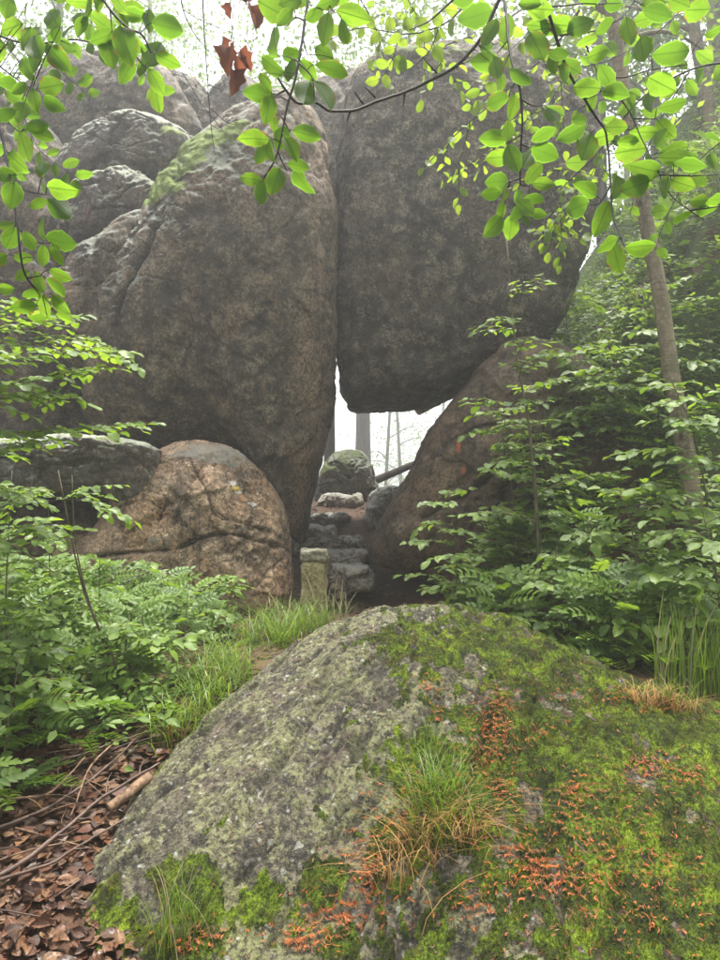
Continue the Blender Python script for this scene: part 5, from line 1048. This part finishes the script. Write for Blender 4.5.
grass('grass_tuft', 'light green grass clump in front of the boundary stone', [('blades', M_grass, gb([(255, 4.9), (275, 5.1), (295, 5.2), (310, 5.3), (285, 4.8), (325, 5.4), (265, 5.4), (300, 5.5)], 0), .40, 1.0, 560, .0026, 3), ('seed_heads', M_seed, gb([(285, 5.1), (320, 5.5), (335, 5.4)], 0), .5, .4, 36, .005, 4)])
grass('grass_tuft', 'grass clump with ochre dry tips under the cracks of the tan rock', [('blades', M_grass, gb([(205, 5.3), (215, 5.4), (225, 5.3)], 0), .32, .7, 220, .003, 5), ('dry_blades', M_straw, gb([(205, 5.2), (222, 5.2)], 0), .3, .8, 60, .0025, 6)])
grass('grass_tuft', 'tall thin seeding grass behind the mossy boulder at the right', [('blades', M_grass, gb([(670, 3.85), (690, 3.8), (655, 3.9), (700, 3.9), (715, 3.8)], 0), .55, .22, 150, .0028, 7), ('seed_heads', M_seed, gb([(672, 3.85), (660, 3.9), (700, 3.8)], 0), .62, .3, 16, .005, 8)])
grass('grass_tuft', 'small green grass patch at the foot of the lone sapling', [('blades', M_grass, gb([(430, 5.4), (445, 5.5), (418, 5.5)], 0), .2, .6, 200, .003, 9)])
def fb(pts):
    o = []
    for x, y in pts:
        u, v = catkins([(x, y, .01, .01, 1)], 3, fz)
        if len(u): o.append((u[0], v[0], fz([u[0]], [v[0]])[0] - .01))
    return o
grass('grass_tuft', 'arching green and orange straw grass tuft growing on the mossy boulder', [('blades', M_grass, fb([(430, 815), (440, 835), (455, 815), (420, 838), (465, 830), (445, 800)]), .27, .85, 300, .0014, 10), ('dry_blades', M_straw, fb([(440, 832), (455, 835), (425, 850), (470, 838), (410, 862), (395, 880)]), .24, 1.1, 230, .0012, 11), ('dry_stalks', M_straw, fb([(440, 840), (480, 850), (400, 880)]), .34, 1.25, 16, .0016, 12)])
grass('grass_tuft', 'thin seeding grass rising from the lower left foot of the mossy boulder', [('blades', M_grass, fb([(160, 945), (175, 948), (185, 940)]), .26, .45, 70, .0014, 13), ('seed_heads', M_seed, fb([(170, 945), (180, 945)]), .36, .35, 14, .0022, 14)])
grass('grass_tuft', 'little dry grass tuft on the right crest of the mossy boulder', [('dry_blades', M_straw, fb([(655, 705), (672, 708), (690, 712), (640, 702)]), .16, .9, 160, .0018, 15), ('blades', M_grass, fb([(668, 700), (690, 705)]), .2, .6, 50, .0016, 16)])
grass('grass_tuft', 'sparse grass blades on the boulder left of the orange husks', [('blades', M_grass, fb([(432, 748), (440, 755), (425, 760)]), .14, .5, 40, .0014, 17)])

# ------------------------------------------------------------------ fallen leaves, sticks
rs = np.random.RandomState(31)
def hfn(x, y): return Hq(x, y)
N = 6500; lx = rs.uniform(-2.1, -.35, N); ly = rs.uniform(1.9, 4.0, N); k = fz(lx, ly) < Hq(lx, ly) + .02; lx, ly = lx[k], ly[k]
z, nn = scatter_normal(lx, ly, hfn, .05)
# show-largest first: nearest and in the frame
u = lx / ly * FPX + 360; v = 500 + (CAMZ - z) / ly * FPX
vis = (u > -15) & (v < 985); o = np.lexsort((ly, ~vis)); lx, ly, z, nn = lx[o], ly[o], z[o], nn[o]
near = MB()
for i in range(len(lx)):
    a = rs.uniform(0, 6.283); n_ = Vector(nn[i]) + Vector((rs.normal() * .35, rs.normal() * .35, 0)); dr = Vector((math.cos(a), math.sin(a), 0)) + Vector((0, 0, rs.uniform(-.1, .35)))
    M = frame((lx[i], ly[i], z[i] + rs.uniform(.004, .035)), dr, n_, rs.uniform(.025, .075), rs.uniform(.7, 1.2))
    if i < 290: put(FALLEN[rs.randint(4)], M, ground)
    else: join_leaves([M], SIMPLE, near, rs)
nb = near.obj('leaf_litter', M_lfallen, None); tag(nb, 'wet rust brown fallen leaves heaped on the ground at the lower left', 'leaf litter', kind='stuff')
far = MB(); N = 5200
fx = rs.uniform(-2.5, 5, N); fy = rs.uniform(4.0, 10.5, N); z = hfn(fx, fy)
for i in range(N):
    a = rs.uniform(0, 6.283); M = frame((fx[i], fy[i], z[i] + .015), (math.cos(a), math.sin(a), rs.uniform(-.1, .3)), (rs.normal() * .3, rs.normal() * .3, 1), rs.uniform(.05, .08)); join_leaves([M], QL, far, rs)
nb = far.obj('leaf_litter', M_lfallen, None, smooth=False); tag(nb, 'brown fallen leaves scattered over the path and the slopes behind', 'leaf litter', kind='stuff')
def stick(label, pts, r, mat, name='stick', cat='stick', group=None, sides=8):
    P3 = []
    for x, y, d, lift in pts:
        p = P(x, y, d); P3.append((p.x, p.y, H1(p.x, p.y) + lift))
    sp = spline(P3, 18); sp = sp + .012 * np.stack([fbm(sp, 6, 3, off=k + len(label)) for k in (1, 5, 9)], -1)
    mb = MB(); V, Q, T = tube(spline(sp, 60), r, sides); V = V + .35 * r[0] * np.stack([fbm(V, 38, 3, off=k) for k in (1, 5, 9)], -1); mb.add(V, Q, T)
    if r[0] < .015:
        rq = np.random.RandomState(len(label))
        for k in range(5):
            i = rq.randint(4, 16); t_ = sp[i] - sp[i - 1]; t_ /= np.linalg.norm(t_); sd_ = np.cross(t_, [0, 0, 1]) * rq.choice([-1, 1]); L = rq.uniform(.05, .16)
            e_ = sp[i] + (t_ * .7 + sd_ * .8) * L + np.array([0, 0, rq.uniform(-.2, .3) * L]); mb.add(*tube(spline([sp[i], (sp[i] + e_) / 2 + rq.normal(size=3) * .008, e_], 6), [r[0] * .45, r[0] * .15], 5))
    o = mb.obj(name, mat, None, tuple(P3[0])); tag(o, label, cat, group); return o
stick('long dark wet branch lying across the leaf litter to the boulder', [(-40, 900, 2.45, .04), (40, 850, 2.65, .05), (100, 800, 2.9, .06), (160, 765, 3.1, .08)], [.011, .005], M_dwood)
stick('second dark branch lying just behind the long one on the litter', [(-30, 830, 2.7, .05), (50, 800, 2.85, .06), (110, 760, 3.1, .07), (150, 720, 3.4, .08)], [.008, .004], M_dwood)
stick('thin pale stick lying on the litter at the left edge', [(8, 800, 2.85, .09), (50, 790, 2.9, .09), (85, 765, 3.1, .10)], [.006, .003], M_pwood)
stick('short broken log with pale cut end resting against the mossy boulder', [(108, 812, 2.85, .06), (130, 800, 2.92, .08), (150, 790, 3.0, .09)], [.019, .022], M_pwood, 'broken_log', 'log', sides=12)
stick('dark curved twig across the lower left litter', [(0, 890, 2.5, .06), (50, 875, 2.55, .08), (90, 850, 2.7, .05), (140, 820, 2.85, .06)], [.007, .003], M_dwood)
stick('thin twig on the litter below the grass clump', [(60, 760, 3.1, .08), (110, 750, 3.2, .09), (170, 720, 3.4, .08)], [.006, .003], M_dwood)
stick('pale twig on the litter under the left saplings', [(120, 740, 3.25, .1), (90, 770, 3.05, .09), (70, 820, 2.8, .06)], [.005, .003], M_pwood)
stick('fallen twig on the red litter at the foot of the sloping boulder', [(440, 612, 5.0, .05), (470, 608, 5.05, .06), (500, 600, 5.1, .05)], [.008, .004], M_pwood)
for i in range(14):
    x = rs.uniform(-1.7, -.9); y = rs.uniform(2.3, 3.5); a = rs.uniform(-.5, 1.2); L = rs.uniform(.15, .5)
    P3 = [(x + math.cos(a) * L * s, y + math.sin(a) * L * s, H1(x + math.cos(a) * L * s, y + math.sin(a) * L * s) + .03 + .02 * rs.uniform()) for s in (0, .5, 1)]
    mb = MB(); mb.add(*tube(spline(P3, 8), [.004, .002], 5)); o = mb.obj('twig', M_dwood if i % 3 else M_pwood, None, P3[0]); tag(o, 'thin loose twig lying on the wet leaf litter at the lower left', 'twig', 'loose twigs on the leaf litter')

# ------------------------------------------------------------------ trees
def tree(name, label, base, path, rad, crown, count, size, seed, mat=M_bark, group=None, leafmat=None, limbs=4, limb_len=1.4, first=.45, crad=(1.1, 1.1, .6)):
    rs = np.random.RandomState(seed); t = thing(name, label, 'tree', tuple(base), group); sp = spline(path, 30)
    V, Q, T = tube(sp, rad, 16); V = V + .06 * rad[0] * np.stack([fbm(V, 5, 3, off=k + seed) for k in (1, 5, 9)], -1)
    mb = MB(); mb.add(V, Q, T); mb.obj('trunk', mat, t); tips = []
    for k in range(limbs):
        i = int((first + (1 - first) * (k + .3) / limbs) * 28); b = sp[i]; a = k * 2.4 + rs.uniform(0, 1); L = limb_len * rs.uniform(.7, 1.2)
        e = b + np.array([math.cos(a) * L, math.sin(a) * L, L * rs.uniform(.1, .6)]); md = (b + e) / 2 + np.array([0, 0, .12 * L])
        l = spline([b, md, e], 8); mb = MB(); r = np.interp(i, [0, 29], [rad[0], rad[-1]]); mb.add(*tube(l, [r * .45, r * .12], 7)); mb.obj('limb', mat, t)
        tips += [l[4], l[6], l[7]]
    if count: leaf_cloud(tips + list(crown), crad, count, size, leafmat or M_lfar, 'crown', t, seed)
    return t
bt = [P(714, 610, 5.5), P(698, 535, 5.5), P(686, 455, 5.5), P(674, 390, 5.5), P(661, 300, 5.5), P(648, 230, 5.5), P(636, 160, 5.5), P(624, 90, 5.5), P(611, 10, 5.5), P(600, -60, 5.5), P(590, -140, 5.5)]
tree('beech_tree', 'slender leaning beech trunk with smooth grey bark on the right slope', bt[0], bt, [.100, .070, .060, .055, .051, .048, .044], [], 1500, .08, 3, limbs=5, limb_len=1.2, first=.80, leafmat=M_lyel)
bt = [P(742, 330, 8.6), P(728, 210, 8.6), P(712, 120, 8.6), P(698, 50, 8.6), P(688, -20, 8.6), P(680, -160, 8.6)]
tree('beech_tree', 'second pale trunk leaning at the upper right edge', bt[0], bt, [.09, .06], [], 900, .09, 4, limbs=5, first=.6)
bt = [P(728, 300, 10), P(722, 180, 10), P(716, 80, 10), P(708, -10, 10), P(700, -120, 10)]
tree('beech_tree', 'thin third trunk close behind the second at the upper right edge', bt[0], bt, [.07, .05], [], 900, .09, 5, limbs=4, first=.6)
def bgtree(label, px, d, hgt, r, cnt, seed, lean=0.0, crown_from=.35, group='misty trees beyond the rocks', crad=(1.3, 1.3, .8), size=.11):
    x = P(px, 0, d).x; z = H1(x, d); b = (x, d, z - .1); rs = np.random.RandomState(seed)
    path = [b, (x + lean * .4, d, z + hgt * .4), (x + lean, d, z + hgt)]
    cr = [(x + lean * f + rs.normal() * 1.0, d + rs.normal() * 1.0, z + hgt * f) for f in np.linspace(crown_from, 1.02, 9)]
    return tree('beech_tree', label, b, path, [r, r * .35], cr, cnt, size, seed, M_barkd, group, M_lfar, 9, 1.9, crown_from, crad)
bgtree('broad misty trunk rising behind the mossy boulder in the gap', 363, 26, 13, .36, 3000, 11, crown_from=.6)
bgtree('thin misty tree right of the broad trunk, seen through the gap', 380, 36, 14, .12, 4500, 12, lean=.8, crown_from=.12, size=.12, crad=(2.2, 2.2, 1.4))
bgtree('faint misty tree at the right side of the gap', 404, 42, 14, .15, 6000, 13, lean=-.7, crown_from=.05, size=.13, crad=(2.6, 2.6, 1.6))
bgtree('faintest slender tree in the far mist of the gap', 432, 50, 15, .16, 6000, 14, lean=1.2, crown_from=.05, size=.14, crad=(3, 3, 1.8))
bgtree('pale tree whose crown shows over the top left boulders', 60, 14, 10.5, .14, 9000, 15, crown_from=.55)
bgtree('faint tree behind the boulder skyline at the upper left', 150, 19, 13.5, .15, 7000, 16, crown_from=.60)
bgtree('misty tree above the slot between the great rocks', 330, 15, 11, .13, 9000, 17, crown_from=.60)
bgtree('misty tree rising above the right half of the grey block', 470, 14, 10.5, .13, 9000, 18, crown_from=.55)
bgtree('tree with fine foliage right beside the grey block', 600, 12.5, 9, .10, 14000, 19, crown_from=.25)
bgtree('tree with fine foliage behind the leaning trunk', 655, 14, 10, .12, 16000, 20, crown_from=.15)
bgtree('tree with fine foliage at the far right skyline', 715, 12, 9, .10, 14000, 21, crown_from=.15)
bgtree('pale far tree between block and leaning trunk', 625, 20, 13, .13, 14000, 22, crown_from=.1)
def log3(label, a, b, r, mat=M_barkd):
    mb = MB(); mb.add(*tube(spline([a, (a + b) / 2, b], 12), [r, r * .8], 10)); o = mb.obj('fallen_log', mat, None, tuple(a)); tag(o, label, 'log'); return o
log3('fallen log lying slantwise behind the steps in the misty gap', P(372, 482, 12.4), P(424, 460, 12.8), .07)
log3('pale leaning log just under the corner of the bridging block', P(418, 410, 11.5), P(462, 388, 12), .09, M_pwood)

# ------------------------------------------------------------------ air
s = 1
hz = bpy.data.materials.new('mist'); hz.use_nodes = True; nt = hz.node_tree; nt.nodes.clear()
pv = nt.nodes.new('ShaderNodeVolumePrincipled'); pv.inputs['Color'].default_value = (.93, .95, .97, 1); pv.inputs['Density'].default_value = HAZE_DENSITY; pv.inputs['Anisotropy'].default_value = .6
mo_ = nt.nodes.new('ShaderNodeOutputMaterial'); nt.links.new(pv.outputs[0], mo_.inputs['Volume'])
x0, x1, y0, y1, zz0, zz1 = -118, 118, -43, 143, -12.5, 17.0
V = [(x, y, z) for x in (x0, x1) for y in (y0, y1) for z in (zz0, zz1)]
haze = link('haze', make_mesh('haze', V, [np.array([(0, 1, 3, 2), (4, 6, 7, 5), (0, 4, 5, 1), (2, 3, 7, 6), (0, 2, 6, 4), (1, 5, 7, 3)])], hz, False))
tag(haze, 'thin pale mist filling the forest and thickest far behind the rocks', 'mist', kind='stuff')
